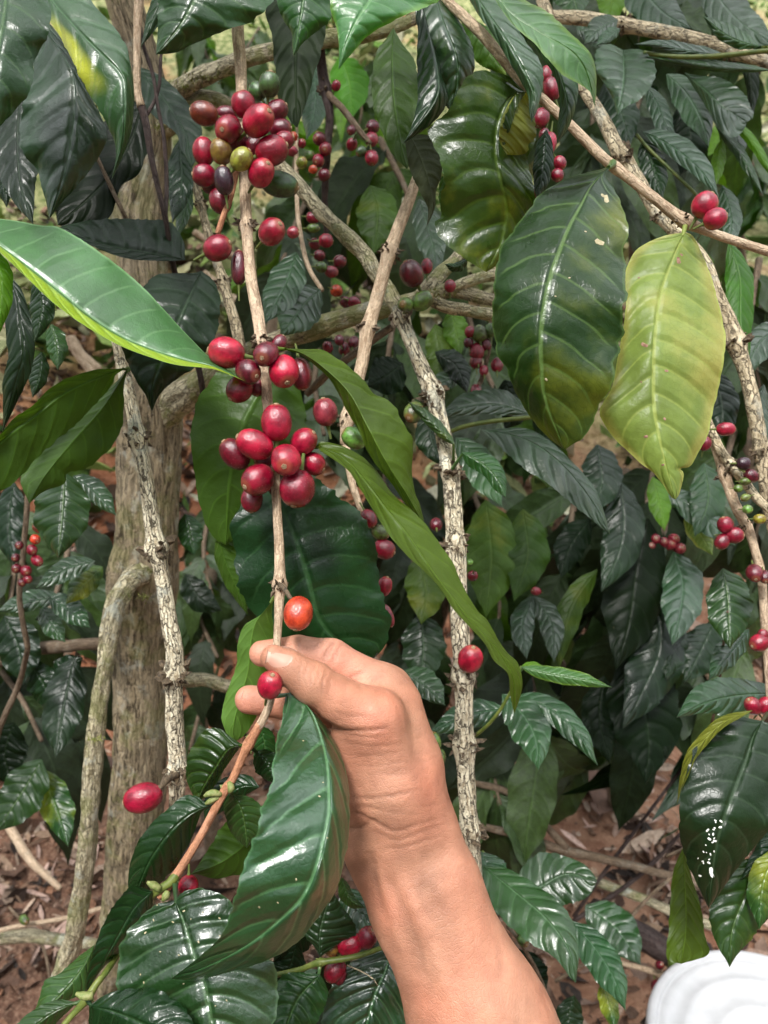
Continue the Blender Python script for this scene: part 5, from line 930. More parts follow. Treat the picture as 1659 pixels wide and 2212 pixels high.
rs_ = random.Random(4); marks(ld_, [(1545 - k * .9 + rs_.gauss(0, 9), 1770 + k * 4.2 + rs_.gauss(0, 5), rs_.uniform(1.2, 3.6)) for k in range(24)] + [(1536, 1880, 6), (1538, 1890, 5), (1512, 1892, 3)], M_DROP)
leaf(t, [(1625, 1535), (1560, 1562), (1503, 1620), (1477, 1680), (1462, 1738)], 'my', (.45, .44), w=(12, 15), o=(-.008, .006), under=True, nu=44)
leaf(t, [(1670, 1498), (1590, 1503), (1520, 1520), (1461, 1550)], 's', (.53, .50), e2=[(1670, 1480), (1577, 1463), (1527, 1471), (1494, 1491), (1461, 1550)][::1], e1=[(1670, 1520), (1630, 1535), (1577, 1547), (1527, 1541), (1461, 1550)], o=(.004, .004), nu=44, nv=10)
leaf(t, [(1562, 1228), (1572, 1290), (1575, 1350), (1577, 1403)], 'g', (.53, .52), w=(52, 48), o=(.006, .006)); leaf(t, [(1618, 1360), (1570, 1420), (1530, 1470)], 's', (.56, .54), w=(24, 34))
tube(t, [(1572, 1320, .515, 2.5), (1562, 1400, .55, 3), (1550, 1500, .6, 3.5), (1530, 1600, .65, 3.5)], 'brown', 'stem', seg=6, rough=.05)
# ================================================================ leaves at the top left
t = T_['tl'] = thing('coffee_branch', 'leafy branch at the top left corner whose big dark leaves hang before the trunk', 'branch', PT(100, -60, .48))
tube(t, [(-160, 40, .44, 10), (-60, -40, .45, 10), (60, -110, .47, 10), (200, -130, .49, 10), (320, -110, .50, 9), (400, -60, .52, 7)], 'tan', 'stem', seg=12)
leaf(t, [(20, -120), (12, 0), (-5, 120), (-15, 220), (-30, 305)], 'g', (.40, .375, .37), e1=[(20, -120), (95, -20), (109, 50), (99, 86), (75, 130), (66, 192), (43, 228), (0, 273), (-30, 305)], e2=[(20, -120), (-80, -40), (-110, 100), (-70, 220), (-30, 305)], o=(.012, .01), nu=56, nv=12, quilt=.0014, NV=8, pet=(20, -90, .46))
leaf(t, [(60, -90), (112, 0), (139, 33), (185, 83), (225, 122), (258, 155), (270, 190), (266, 298), (241, 388)], 'sp', (.45, .42, .41, .42), e1=[(60, -90), (150, -70), (198, 0), (225, 33), (265, 86), (281, 132), (289, 198), (284, 281), (261, 347), (241, 388)], e2=[(60, -90), (70, -30), (99, 20), (110, 50), (132, 82), (152, 122), (172, 165), (195, 205), (225, 258), (245, 300), (251, 335), (241, 388)], o=(.010, .006), nu=76, nv=12, quilt=.0016, NV=8, pet=(60, -110, .47), label='drooping leaf with a yellow patch on its edge')
leaf(t, [(112, 62), (102, 90), (130, 130), (152, 175)], 'y', (.409, .41), w=(11, 11)) if False else None
leaf(t, [(80, 20), (106, 76), (132, 112), (155, 152), (162, 198), (159, 265), (149, 331), (132, 397), (106, 474)], 's', (.48, .455, .45, .455), e1=[(80, 20), (130, 80), (165, 140), (195, 205), (225, 265), (231, 304), (212, 344), (179, 387), (132, 440), (106, 474)], e2=[(80, 20), (85, 60), (73, 142), (63, 185), (50, 231), (43, 317), (76, 360), (86, 387), (100, 440), (106, 474)], o=(.008, .010), nu=70, nv=12, quilt=.0015, NV=7, pet=(60, -108, .47))
leaf(t, [(45, 190), (38, 300), (45, 400), (72, 487)], 'v', (.52, .51), w=(44, 46), nu=44); leaf(t, [(10, 250), (5, 350), (15, 450)], 'd', (.55, .55), w=(40, 40))
leaf(t, [(310, 210), (280, 310), (220, 400), (125, 486)], 'k', (.55, .53), e1=[(310, 210), (235, 250), (190, 330), (140, 420), (122, 455), (125, 486)], e2=[(310, 210), (325, 290), (300, 374), (260, 405), (235, 470), (160, 492), (125, 486)], nu=44, nv=9)
leaf(t, [(285, 140), (335, 190), (375, 245), (402, 295), (416, 360)], 'v', (.60, .57), e1=[(285, 140), (330, 155), (374, 185), (410, 231), (436, 281), (430, 331), (416, 360)], e2=[(285, 140), (295, 190), (311, 228), (341, 258), (380, 288), (393, 325), (416, 360)], nu=44, nv=9, quilt=.0014, label='slate grey leaf crossing the mossy fork')
leaf(t, [(388, 300), (392, 400), (372, 484)], 'd', (.62, .60), w=(26, 30)); leaf(t, [(405, 380), (400, 450), (380, 520)], 'g', (.64, .62), w=(16, 18))
leaf(t, [(400, 562), (330, 548), (240, 532), (180, 512), (122, 492)], 'v', (.52, .505, .50), e2=[(400, 562), (396, 520), (368, 482), (300, 474), (231, 472), (170, 480), (122, 492)][::1], e1=[(400, 562), (350, 564), (271, 558), (200, 532), (122, 492)], o=(-.004, .016), nu=60, nv=10, quilt=.0024, NV=9, label='dark ribbed leaf lying across the trunk')
leaf(t, [(400, -140), (380, -60), (345, 10), (303, 105)], 'd', (.48, .47), w=(28, 22))
leaf(t, [(190, -100), (228, -30), (240, 40)], 'd', (.62, .60), w=(14, 12)) if False else None

t = T_['lf'] = thing('coffee_branch', 'branch from the left edge with the long light green leaf pointing at the cherries', 'branch', PT(-100, 480, .42))
tube(t, [(-300, 300, .42, 10), (-150, 420, .42, 10), (-60, 500, .42, 9), (-30, 640, .43, 8), (-20, 800, .45, 7)], 'tan', 'stem', seg=12)
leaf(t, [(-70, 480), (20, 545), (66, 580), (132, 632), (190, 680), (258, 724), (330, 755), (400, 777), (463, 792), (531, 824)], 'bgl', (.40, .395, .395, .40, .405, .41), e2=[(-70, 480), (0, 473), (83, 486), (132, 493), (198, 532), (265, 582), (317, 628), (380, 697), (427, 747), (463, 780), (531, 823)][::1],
     e1=[(-70, 480), (13, 557), (66, 608), (99, 640), (139, 673), (198, 713), (258, 746), (314, 768), (380, 788), (463, 798), (531, 824)], o=(-.010, .024), nu=90, nv=14, quilt=.0012, NV=10, prof=1.2, rag=.006, label='long light green leaf with a folded edge coloured yellow as if backlit')
leaf(t, [(-40, 520), (0, 600), (-8, 740)], 'f', (.41, .41), w=(28, 30)); leaf(t, [(15, 590), (35, 640), (43, 697), (50, 764), (33, 830), (5, 935)], 'v', (.47, .46, .47), w=(26, 34), nu=50, nv=9, quilt=.0014)
leaf(t, [(80, 600), (90, 660), (75, 740)], 'd', (.52, .52), w=(30, 26)); leaf(t, [(110, 700), (122, 745), (125, 800)], 'g', (.56, .56), w=(24, 22)); leaf(t, [(90, 760), (85, 810), (70, 860)], 'd', (.56, .56), w=(20, 22)); leaf(t, [(95, 640), (112, 655), (122, 672)], 'y', (.55, .55), w=(12, 14), label='small orange yellow withered leaf')
leaf(t, [(435, 585), (405, 650), (384, 698), (350, 780), (331, 830), (328, 890)], 'v', (.50, .47, .465, .47), e1=[(435, 585), (413, 590), (351, 592), (311, 618), (275, 690), (262, 747), (278, 787), (298, 830), (314, 853), (328, 890)], e2=[(435, 585), (463, 608), (476, 648), (473, 691), (463, 737), (443, 760), (423, 793), (390, 813), (347, 850), (328, 890)], o=(.008, .010), nu=64, nv=12, quilt=.0016, NV=8, label='slate leaf behind the long light leaf')

# ================================================================ leaves at the top centre
t = T_['tc'] = thing('coffee_branch', 'branch above the frame whose leaves hang at the top centre over the mossy limb', 'branch', PT(800, -110, .46))
tube(t, [(380, -110, .46, 9), (520, -120, .455, 10), (700, -115, .45, 10), (880, -95, .45, 10), (1000, -80, .46, 9)], 'tan', 'stem', seg=12)
leaf(t, [(475, -112), (440, -40), (420, 0), (387, 58), (337, 118)], 'gy', (.43, .42, .42), e2=[(475, -112), (560, -60), (588, 0), (549, 42), (496, 62), (410, 99), (377, 114), (337, 118)][::1], e1=[(475, -112), (400, -90), (350, -40), (342, 10), (341, 60), (337, 118)], o=(.008, .012), nu=60, nv=12, quilt=.0013, NV=7)
leaf(t, [(660, -100), (655, 0), (645, 60), (634, 122)], 'gy', (.44, .44), e1=[(660, -100), (712, -50), (716, 0), (711, 43), (674, 76), (654, 93), (634, 122)], e2=[(660, -100), (605, -50), (598, 0), (611, 40), (630, 72), (631, 99), (634, 122)], o=(.006, .008), nu=50, nv=10)
leaf(t, [(645, -90), (642, 60), (638, 150), (642, 276)], 'k', (.52, .51, .51), e1=[(645, -90), (700, -20), (704, 56), (691, 122), (677, 165), (664, 215), (642, 276)], e2=[(645, -90), (575, -30), (573, 26), (588, 83), (595, 165), (598, 205), (625, 258), (642, 276)], o=(-.004, -.004), nu=50, nv=9, under=True)
leaf(t, [(865, -112), (830, -50), (800, 0), (770, 45), (745, 100), (731, 151)], 'bg', (.43, .405, .40), e2=[(865, -112), (930, -60), (945, 0), (880, 30), (840, 50), (797, 76), (760, 116), (731, 151)][::1], e1=[(865, -112), (770, -90), (720, -50), (712, 0), (717, 33), (728, 63), (732, 109), (731, 151)], o=(.006, .010), nu=60, nv=12, quilt=.0013, NV=8)
leaf(t, [(895, -60), (925, 60), (945, 150), (940, 215), (871, 310)], 'v', (.46, .445, .44), e1=[(895, -60), (922, 60), (945, 116), (955, 165), (967, 198), (962, 231), (939, 261), (906, 288), (871, 310)], e2=[(895, -60), (897, 26), (902, 66), (901, 109), (901, 159), (902, 215), (889, 274), (871, 310)], o=(.010, .004), nu=60, nv=10, quilt=.001, wav=.003, label='twisted slate leaf')
leaf(t, [(925, -60), (955, 40), (985, 120), (988, 180), (972, 240)], 's', (.47, .45, .46), e1=[(925, -60), (978, 20), (1008, 73), (1025, 122), (1021, 165), (1002, 212), (972, 240)], e2=[(925, -60), (905, 40), (920, 110), (940, 170), (955, 215), (972, 240)], o=(.012, .006), nu=60, nv=11, quilt=.0016)
leaf(t, [(850, 60), (848, 120), (850, 200), (862, 290), (880, 366)], 'od', (.51, .50, .50), e1=[(850, 60), (870, 96), (896, 132), (904, 200), (900, 280), (888, 340), (880, 366)], e2=[(850, 60), (830, 89), (813, 112), (803, 179), (808, 241), (828, 291), (846, 331), (880, 366)], nu=50, nv=9, under=True)
leaf(t, [(885, 290), (908, 340), (928, 400), (934, 450), (917, 500)], 'br', (.48, .475, .48), e1=[(885, 290), (929, 294), (949, 331), (955, 374), (942, 413), (939, 450), (917, 500)], e2=[(885, 290), (876, 310), (885, 364), (906, 413), (924, 450), (922, 486), (917, 500)], nu=50, nv=9, under=True)
leaf(t, [(955, 380), (970, 420), (960, 478)], 'od', (.52, .52), w=(18, 22))
leaf(t, [(1010, 560), (985, 575), (960, 570)], 'd', (.50, .49), w=(14, 8))

# ================================================================ upper right: thick beige branch and its shiny leaves
t = T_['ur'] = thing('coffee_branch', 'thick beige branch across the top right corner with grey shiny leaves', 'branch', PT(1400, 60, .66))
tube(t, [(1100, 20, .70, 12), (1186, 36, .69, 13), (1262, 40, .68, 14), (1345, 54, .67, 14), (1427, 69, .66, 14), (1493, 84, .65, 14.5), (1570, 104, .64, 15), (1626, 125, .63, 14), (1700, 150, .63, 13)], 'pale', 'stem', seg=20, step=.0028, rough=.07, nodes=((1345, 52, .2), (1585, 108, .3)))
tube(t, [(1165, -20, .68, 8), (1185, 20, .68, 8), (1192, 40, .69, 7)], 'tan', 'twig', seg=10, stubs=False)
tube(t, [(1390, 114, .60, 4.5), (1440, 121, .595, 4.5), (1500, 123, .59, 5), (1565, 120, .585, 5.5), (1645, 111, .58, 5), (1720, 105, .58, 5)], M_GSTEM, 'green_stem', seg=10, rough=.03, stubs=False)
for (m_, e1, e2, d, lab) in [([(1346, 108), (1347, 165), (1342, 205), (1334, 248)], [(1346, 108), (1378, 106), (1405, 122), (1418, 152), (1405, 188), (1378, 218), (1352, 231), (1334, 248)], [(1346, 108), (1312, 94), (1287, 112), (1289, 155), (1309, 185), (1325, 218), (1334, 248)], (.62, .59, .59), 'small heart shaped silvery leaf'),
                        ([(1478, 157), (1527, 198), (1562, 231), (1614, 264)], [(1478, 157), (1511, 163), (1560, 169), (1603, 198), (1623, 231), (1627, 252), (1614, 264)], [(1478, 157), (1505, 200), (1530, 240), (1550, 275), (1580, 298), (1603, 285), (1614, 264)], (.68, .65, .65), None)]:
    leaf(t, m_, 's', d, e1=e1, e2=e2, o=(-.004, .008), nu=50, nv=10, quilt=.002, label=lab)
leaf(t, [(1440, 160), (1482, 200), (1515, 260), (1531, 318)], 's', (.70, .67), w=(34, 38)); leaf(t, [(1398, 185), (1425, 235), (1440, 275), (1466, 310)], 's', (.68, .66), w=(20, 24)); leaf(t, [(1305, 180), (1340, 240), (1362, 315)], 'v', (.70, .68), w=(40, 46))
leaf(t, [(1388, 285), (1445, 312), (1508, 362), (1554, 428)], 's', (.60, .565), w=(32, 22), quilt=.0014); leaf(t, [(1390, 300), (1410, 360), (1432, 432)], 'd', (.60, .59), w=(30, 28))
tube(t, [(1375, 290, .60, 3.5), (1400, 320, .595, 3.5), (1450, 368, .585, 3.5), (1509, 426, .575, 3.5), (1540, 470, .57, 3)], M_GSTEM, 'green_stem', seg=8, rough=.03, stubs=False)
leaf(t, [(1360, -60), (1425, 20), (1492, 62)], 's', (.74, .70), w=(46, 54)); leaf(t, [(1520, -50), (1590, 40), (1680, 100)], 's', (.70, .66), w=(44, 46)); leaf(t, [(1640, 100), (1600, 90), (1560, 70), (1518, 34)], 'g', (.585, .57), w=(18, 26), wav=.004)
leaf(t, [(1572, 122), (1480, 108), (1420, 96), (1368, 96)], 's', (.60, .58), w=(12, 16)); leaf(t, [(1665, 152), (1560, 146), (1480, 136), (1392, 122)], 'g', (.60, .59), w=(10, 14)); leaf(t, [(1245, 60), (1280, 75), (1300, 110)], 's', (.70, .69), w=24); leaf(t, [(1335, 42), (1295, 62), (1262, 95)], 's', (.66, .65), w=(24, 26)); leaf(t, [(1340, 62), (1310, 82), (1288, 98)], 's', (.65, .64), w=(12, 16))
leaf(t, [(1300, -60), (1320, 0), (1310, 60)], 'f', (.80, .79), w=32); leaf(t, [(1210, -60), (1240, 0), (1250, 40)], 'g', (.80, .79), w=40); leaf(t, [(1580, 240), (1590, 290), (1600, 345)], 's', (.68, .67), w=26)
leaf(t, [(1480, 215), (1490, 300), (1470, 380)], 'k', (.74, .74), w=(44, 40)); leaf(t, [(1590, 60), (1620, 160), (1625, 260)], 'k', (.72, .72), w=(20, 14))
for (m_, mt, w_) in (([(1545, 270), (1600, 335), (1650, 425)], 'g', 13), ([(1560, 300), (1552, 350), (1545, 405)], 'f', 15), ([(1560, 250), (1620, 300), (1680, 400)], 'f', 12)): leaf(t, m_, mt, (.66, .64), w=w_)
leaf(t, [(1575, 520), (1598, 600), (1600, 700), (1616, 800)], 'f', (.62, .60), w=(30, 34), o=(.01, .004)); leaf(t, [(1560, 400), (1580, 470), (1575, 540)], 's', (.66, .65), w=24)
leaf(t, [(1700, 700), (1640, 740), (1600, 820)], 's', (.62, .61), w=(34, 30)); leaf(t, [(1540, 800), (1560, 880), (1550, 960)], 'v', (.66, .66), w=38); leaf(t, [(1650, 830), (1640, 900), (1660, 980)], 's', (.64, .63), w=20)

# ================================================================ shiny leaves behind, right of the long pale branch
t = T_['mid'] = thing('coffee_branch', 'green stemmed branch with grey shiny leaves behind the whitish branch', 'branch', PT(1080, 920, .64))
tube(t, [(960, 938, .645, 4.5), (1000, 922, .64, 5), (1050, 912, .635, 5), (1100, 906, .63, 5), (1150, 901, .625, 5), (1230, 890, .62, 5), (1330, 850, .60, 5)], M_GSTEM, 'green_stem', seg=10, rough=.04, stubs=False)
leaf(t, [(1152, 898), (1080, 875), (1010, 878), (940, 905)], 's', (.64, .63), w=(22, 34), quilt=.0014); leaf(t, [(1040, 928), (1100, 938), (1160, 962), (1220, 1010), (1280, 1085), (1318, 1155)], 's', (.62, .60, .60), e2=[(1040, 928), (1130, 925), (1180, 946), (1229, 990), (1279, 1045), (1302, 1097), (1318, 1155)], e1=[(1040, 928), (1080, 965), (1130, 1010), (1190, 1050), (1250, 1100), (1318, 1155)], nu=50, nv=10, quilt=.0015, label='long grey green leaf pointing down to the right')
leaf(t, [(985, 945), (1040, 1010), (1085, 1095)], 's', (.63, .61), w=(34, 40), quilt=.0014); leaf(t, [(945, 880), (930, 940), (960, 1010)], 'v', (.64, .63), w=(36, 34)); leaf(t, [(1150, 905), (1200, 950), (1240, 960)], 'v', (.63, .63), w=(30, 20))
for (x, y, L, S, c) in ((1015, 717, 13, 12, 'r'), (1036, 721, 20, 17, 'g'), (1060, 714, 17, 14, 'g'), (1030, 760, 20, 17, 'r'), (1028, 781, 17, 14, 'r2'), (1074, 788, 17, 14, 'r'), (1028, 843, 15, 12, 'r2'), (1050, 745, 14, 12, 'pu'), (1012, 740, 12, 11, 'c'), (1045, 800, 12, 10, 'pk')): cherry(t, x, y, L, S, c, .66)
tube(t, [(1062, 690, .67, 5), (1055, 760, .67, 5), (1035, 830, .67, 5), (1000, 870, .66, 5)], 'brown', 'twig', seg=8, rough=.08)
leaf(t, [(1090, 820), (1110, 880), (1090, 930)], 'k', (.70, .70), w=36); leaf(t, [(1000, 800), (950, 830), (900, 850)], 's', (.70, .69), w=22); leaf(t, [(940, 760), (985, 790), (1010, 850)], 'v', (.70, .69), w=26)

# ================================================================ small bright leaf pair hanging beside the long olive leaf
t = T_['small'] = thing('coffee_branch', 'green twig with a small bright striped leaf pointing right below the long olive leaf', 'branch', PT(1120, 1500, .56))
tube(t, [(1126, 1440, .56, 3.5), (1100, 1500, .57, 3.5), (1060, 1560, .58, 4), (1000, 1610, .60, 4)], M_GSTEM, 'green_stem', seg=8, rough=.03, stubs=False)
leaf(t, [(1124, 1441), (1190, 1456), (1250, 1466), (1323, 1485)], 'bg', (.55, .54), w=(18, 18), nu=44, nv=10, quilt=.0012, pet=(1118, 1456, .562)); leaf(t, [(1127, 1438), (1150, 1440), (1200, 1465)], 'f', (.56, .56), w=(12, 14))
leaf(t, [(1085, 1500), (1130, 1545), (1158, 1600), (1163, 1665)], 's', (.63, .60), w=(40, 46), quilt=.0016, NV=7); leaf(t, [(1100, 1508), (1180, 1525), (1245, 1580), (1292, 1655)], 's', (.65, .63), w=(26, 30)); leaf(t, [(1090, 1530), (1010, 1545), (925, 1585)], 's', (.64, .63), w=(32, 30), quilt=.0015); leaf(t, [(870, 1450), (920, 1482), (962, 1525)], 's', (.66, .65), w=(34, 28))

# ================================================================ lower right shrub: shiny leaves over the soil
t = T_['lr'] = thing('coffee_branch', 'low leafy branch with large grey shiny leaves right of the forearm', 'branch', PT(1150, 1900, .66))
tube(t, [(1040, 1840, .68, 5), (1080, 1880, .67, 5), (1120, 1930, .66, 5), (1240, 1995, .66, 4)], M_GSTEM, 'green_stem', seg=8, rough=.04, stubs=False)
leaf(t, [(1110, 1938), (1160, 1920), (1225, 1888), (1290, 1905)], 's', (.68, .66), e2=[(1110, 1938), (1117, 1895), (1145, 1855), (1186, 1841), (1252, 1861), (1280, 1885), (1290, 1905)], e1=[(1110, 1938), (1150, 1965), (1209, 1957), (1266, 1940), (1290, 1905)], nu=50, nv=10, quilt=.002, NV=6)
leaf(t, [(1040, 1868), (1110, 1925), (1180, 1985), (1230, 2055), (1244, 2124)], 's', (.60, .575, .565), e2=[(1040, 1868), (1100, 1878), (1160, 1912), (1210, 1950), (1240, 2000), (1250, 2060), (1244, 2124)], e1=[(1040, 1868), (1045, 1920), (1080, 1980), (1150, 2040), (1200, 2070), (1230, 2110), (1244, 2124)], nu=60, nv=12, quilt=.002, NV=7, label='large wavy grey green leaf beside the forearm')
leaf(t, [(1235, 1990), (1290, 2055), (1328, 2118), (1352, 2184)], 's', (.64, .61), w=(34, 40), nu=44, nv=10, quilt=.002); leaf(t, [(1265, 1955), (1330, 2005), (1385, 2085)], 's', (.85, .83), w=(44, 50)); leaf(t, [(1120, 2050), (1140, 2120), (1180, 2170)], 'k', (.68, .67), w=(50, 46)); leaf(t, [(1040, 1840), (1060, 1900), (1075, 1980)], 's', (.66, .65), w=(44, 34)); leaf(t, [(1300, 2120), (1320, 2180), (1330, 2230)], 'gy', (.62, .61), w=(18, 22)); leaf(t, [(1240, 2150), (1230, 2200), (1250, 2260)], 'v', (.70, .70), w=30)
cherry(t, 1130, 2031, 17, 10, 'g', .62, ang=340)
tube(t, [(1095, 2000, .63, 4), (1120, 2030, .63, 4), (1160, 2100, .66, 5), (1190, 2180, .68, 5)], 'brown', 'twig', seg=8, rough=.1)

t = T_['rb'] = thing('coffee_branch', 'branch at the lower right edge with a dull olive leaf and yellow blotched leaf', 'branch', PT(1600, 1850, .52))
tube(t, [(1700, 1740, .52, 7), (1600, 1790, .53, 6), (1500, 1825, .54, 5), (1440, 1850, .55, 4)], 'brown', 'stem', seg=10)
leaf(t, [(1477, 1828), (1480, 1920), (1482, 2000), (1472, 2082)], 'o', (.53, .52), e1=[(1477, 1828), (1494, 1894), (1514, 1960), (1524, 2027), (1530, 2062), (1472, 2082)], e2=[(1477, 1828), (1455, 1880), (1448, 1950), (1443, 2020), (1441, 2072), (1472, 2082)], nu=44, nv=9, under=True, label='dull olive leaf hanging straight down')
leaf(t, [(1655, 1845), (1612, 1930), (1582, 2010), (1576, 2090)], 'gy', (.50, .485), w=(62, 62), nu=50, nv=11, quilt=.0018, NV=8); leaf(t, [(1690, 1830), (1650, 1900), (1640, 2010)], 'gy', (.49, .48), w=(40, 34)); leaf(t, [(1700, 1760), (1660, 1840), (1600, 1900)], 'd', (.50, .49), w=30)

# ================================================================ fallen and leaning sticks over the soil at right
t = T_['sticks'] = thing('dead_branch', 'tangle of dry brown sticks over the pinkish soil at lower right', 'branch', PT(1250, 1900, 1.0))
for pts, mt in (([(1040, 1785, 1.0, 8), (1097, 1798, 1.0, 8.5), (1157, 1815, 1.0, 9), (1206, 1834, 1.0, 10), (1328, 1861, 1.0, 9.5), (1454, 1894, 1.02, 9), (1560, 1930, 1.05, 9)], 'brown'), ([(1020, 1690, 1.02, 7), (1097, 1712, 1.01, 7.5), (1160, 1765, 1.0, 8), (1223, 1832, 1.0, 9)], 'brown'), ([(1010, 1830, 1.05, 11), (1097, 1851, 1.05, 11), (1180, 1875, 1.05, 10), (1282, 1903, 1.05, 10), (1378, 1937, 1.05, 10), (1447, 1967, 1.05, 10), (1540, 2000, 1.08, 9)], 'lich'),
                ([(1490, 1630, 1.0, 3), (1464, 1672, 1.0, 3.4), (1390, 1770, 1.0, 3.6), (1296, 1897, 1.02, 4), (1240, 1980, 1.05, 4)], 'dark'), ([(1500, 1770, 1.0, 4), (1464, 1808, 1.0, 4), (1370, 1900, 1.03, 5), (1239, 1990, 1.05, 5)], 'dark'), ([(1470, 1880, 1.0, 4), (1400, 1940, 1.0, 4), (1290, 2060, 1.03, 4.5), (1200, 2120, 1.05, 4)], 'brown'), ([(1280, 1962, 1.15, 22), (1340, 1995, 1.15, 26), (1400, 2030, 1.15, 26), (1460, 2070, 1.15, 24), (1540, 2120, 1.15, 24)], 'dark'),
                ([(1050, 1870, 1.1, 12), (1120, 1890, 1.1, 14), (1200, 1915, 1.1, 14)], 'lich')): tube(t, pts, mt, 'stick', seg=10, rough=.12, step=.006)
t = T_['gt'] = thing('coffee_branch', 'thin tan twig with green cherries behind the rim of the white bucket', 'branch', PT(1420, 2110, 1.15))
tube(t, [(1260, 2050, 1.15, 5), (1325, 2076, 1.15, 6), (1380, 2090, 1.15, 6), (1428, 2105, 1.15, 7), (1481, 2132, 1.15, 6), (1560, 2180, 1.16, 5)], 'tan', 'stem', seg=10, rough=.06, nodes=((1428, 2105, .3),))
for a in ((1456, 2079, 15, 13, 'g'), (1477, 2100, 19, 14, 'g'), (1439, 2148, 17, 14, 'g'), (1420, 2132, 15, 12, 'c'), (1535, 2089, 17, 14, 'r'), (1425, 2085, 11, 9, 'c'), (1450, 2165, 12, 11, 'dg'), (1445, 2112, 10, 9, 'lg')): cherry(t, *a[:5], 1.12)
t = T_['gl'] = thing('dead_branch', 'pale sticks lying on the dark soil at lower left', 'branch', PT(60, 2020, 1.2))
for pts, mt in (([(-60, 2028, 1.3, 13), (0, 2026, 1.3, 14), (66, 2022, 1.3, 14), (132, 2030, 1.3, 13), (210, 2040, 1.28, 12)], 'lich'), ([(-40, 2018, 1.28, 5), (0, 2010, 1.27, 5), (43, 2000, 1.26, 5), (142, 1983, 1.25, 5), (225, 1960, 1.24, 5)], 'tan'), ([(0, 1750, 1.45, 10), (60, 1850, 1.4, 9), (130, 1920, 1.36, 6)], 'tan'), ([(20, 1960, 1.35, 3), (90, 2040, 1.3, 3), (110, 2130, 1.25, 3)], 'brown'), ([(150, 730, 1.5, 12), (190, 790, 1.5, 12), (235, 850, 1.5, 11)], 'tan'), ([(120, 720, 1.5, 10), (170, 760, 1.5, 10), (215, 800, 1.5, 9)], 'tan'), ([(440, 590, 1.5, 8), (500, 640, 1.5, 8), (560, 700, 1.5, 7)], 'tan'), ([(420, 500, 1.6, 7), (480, 540, 1.6, 7), (520, 560, 1.6, 6)], 'tan')): tube(t, pts, mt, 'stick', seg=10, rough=.12, step=.006)
cherry(t, 52, 1987, 14, 10, 'g', 1.24, ang=0, ped=False)

# ================================================================ bottom centre
t = T_['bc'] = thing('coffee_branch', 'green twig with two red cherries and broad leaves under the wrist', 'branch', PT(700, 2080, .46))
tube(t, [(540, 2120, .465, 5), (598, 2106, .46, 5.5), (650, 2094, .458, 6), (687, 2080, .455, 6.5), (764, 2067, .455, 6), (826, 2047, .46, 5), (900, 2020, .47, 5)], M_GSTEM, 'green_stem', seg=12, rough=.04, nodes=((692, 2078, .5),), stubs=False)
node_stub(t, 692, 2076, *AXES[t.name][0], n=8, mat=M_BUD)
for a in ((793, 2026, 27, 22, 'r', 60, 20), (757, 2041, 30, 23, 'b', 30, 10), (724, 2096, 27, 22, 'r', 230, 10), (714, 2050, 19, 15, 'ol', 140, 10), (735, 2110, 18, 14, 'c', 250, 0)): cherry(t, *a[:5], .465, ang=a[5], tilt=a[6])
leaf(t, [(692, 2068), (690, 2020), (700, 1975), (718, 1925)], 'v', (.455, .46), e2=[(692, 2068), (675, 2040), (661, 2026), (650, 1990), (680, 1940), (718, 1925)], e1=[(692, 2068), (734, 2036), (770, 2016), (760, 1985), (740, 1960), (718, 1925)], nu=44, nv=10, quilt=.0014)
leaf(t, [(692, 2104), (648, 2152), (625, 2200), (600, 2270)], 'g', (.45, .43), e1=[(692, 2104), (708, 2140), (700, 2180), (660, 2240), (600, 2270)], e2=[(692, 2104), (640, 2100), (606, 2110), (592, 2160), (590, 2230), (600, 2270)], nu=50, nv=11, quilt=.0016, NV=7, pet=(690, 2082, .455))
leaf(t, [(850, 2020), (835, 2090), (810, 2150), (780, 2260)], 'sb', (.48, .46, .455), e2=[(850, 2020), (790, 2060), (747, 2089), (712, 2140), (700, 2220), (780, 2290)], e1=[(850, 2020), (875, 2080), (885, 2160), (860, 2240), (780, 2290)], nu=60, nv=12, quilt=.0014, NV=8)
leaf(t, [(738, 1895), (755, 1940), (790, 1962)], 'gy', (.47, .465), w=(12, 18), wav=.003); leaf(t, [(740, 1915), (790, 1990), (832, 2065)], 's', (.51, .50), w=(34, 40)); leaf(t, [(700, 1990), (640, 2020), (590, 2080)], 'k', (.50, .50), w=(40, 40)); leaf(t, [(640, 2040), (620, 2100), (560, 2150)], 'k', (.50, .50), w=(34, 40))
leaf(t, [(520, 2100), (540, 2160), (560, 2240)], 'sb', (.47, .455), w=(44, 50)); leaf(t, [(440, 2130), (420, 2190), (430, 2260)], 's', (.47, .46), w=(50, 50))
tube(t, [(640 + 110, 2085, .452, 1.6), (790, 2103, .450, 1.4), (812, 2120, .449, 1.6), (815, 2128, .449, 1.2)], 'pale', 'thread', seg=6, rough=.1, stubs=False)

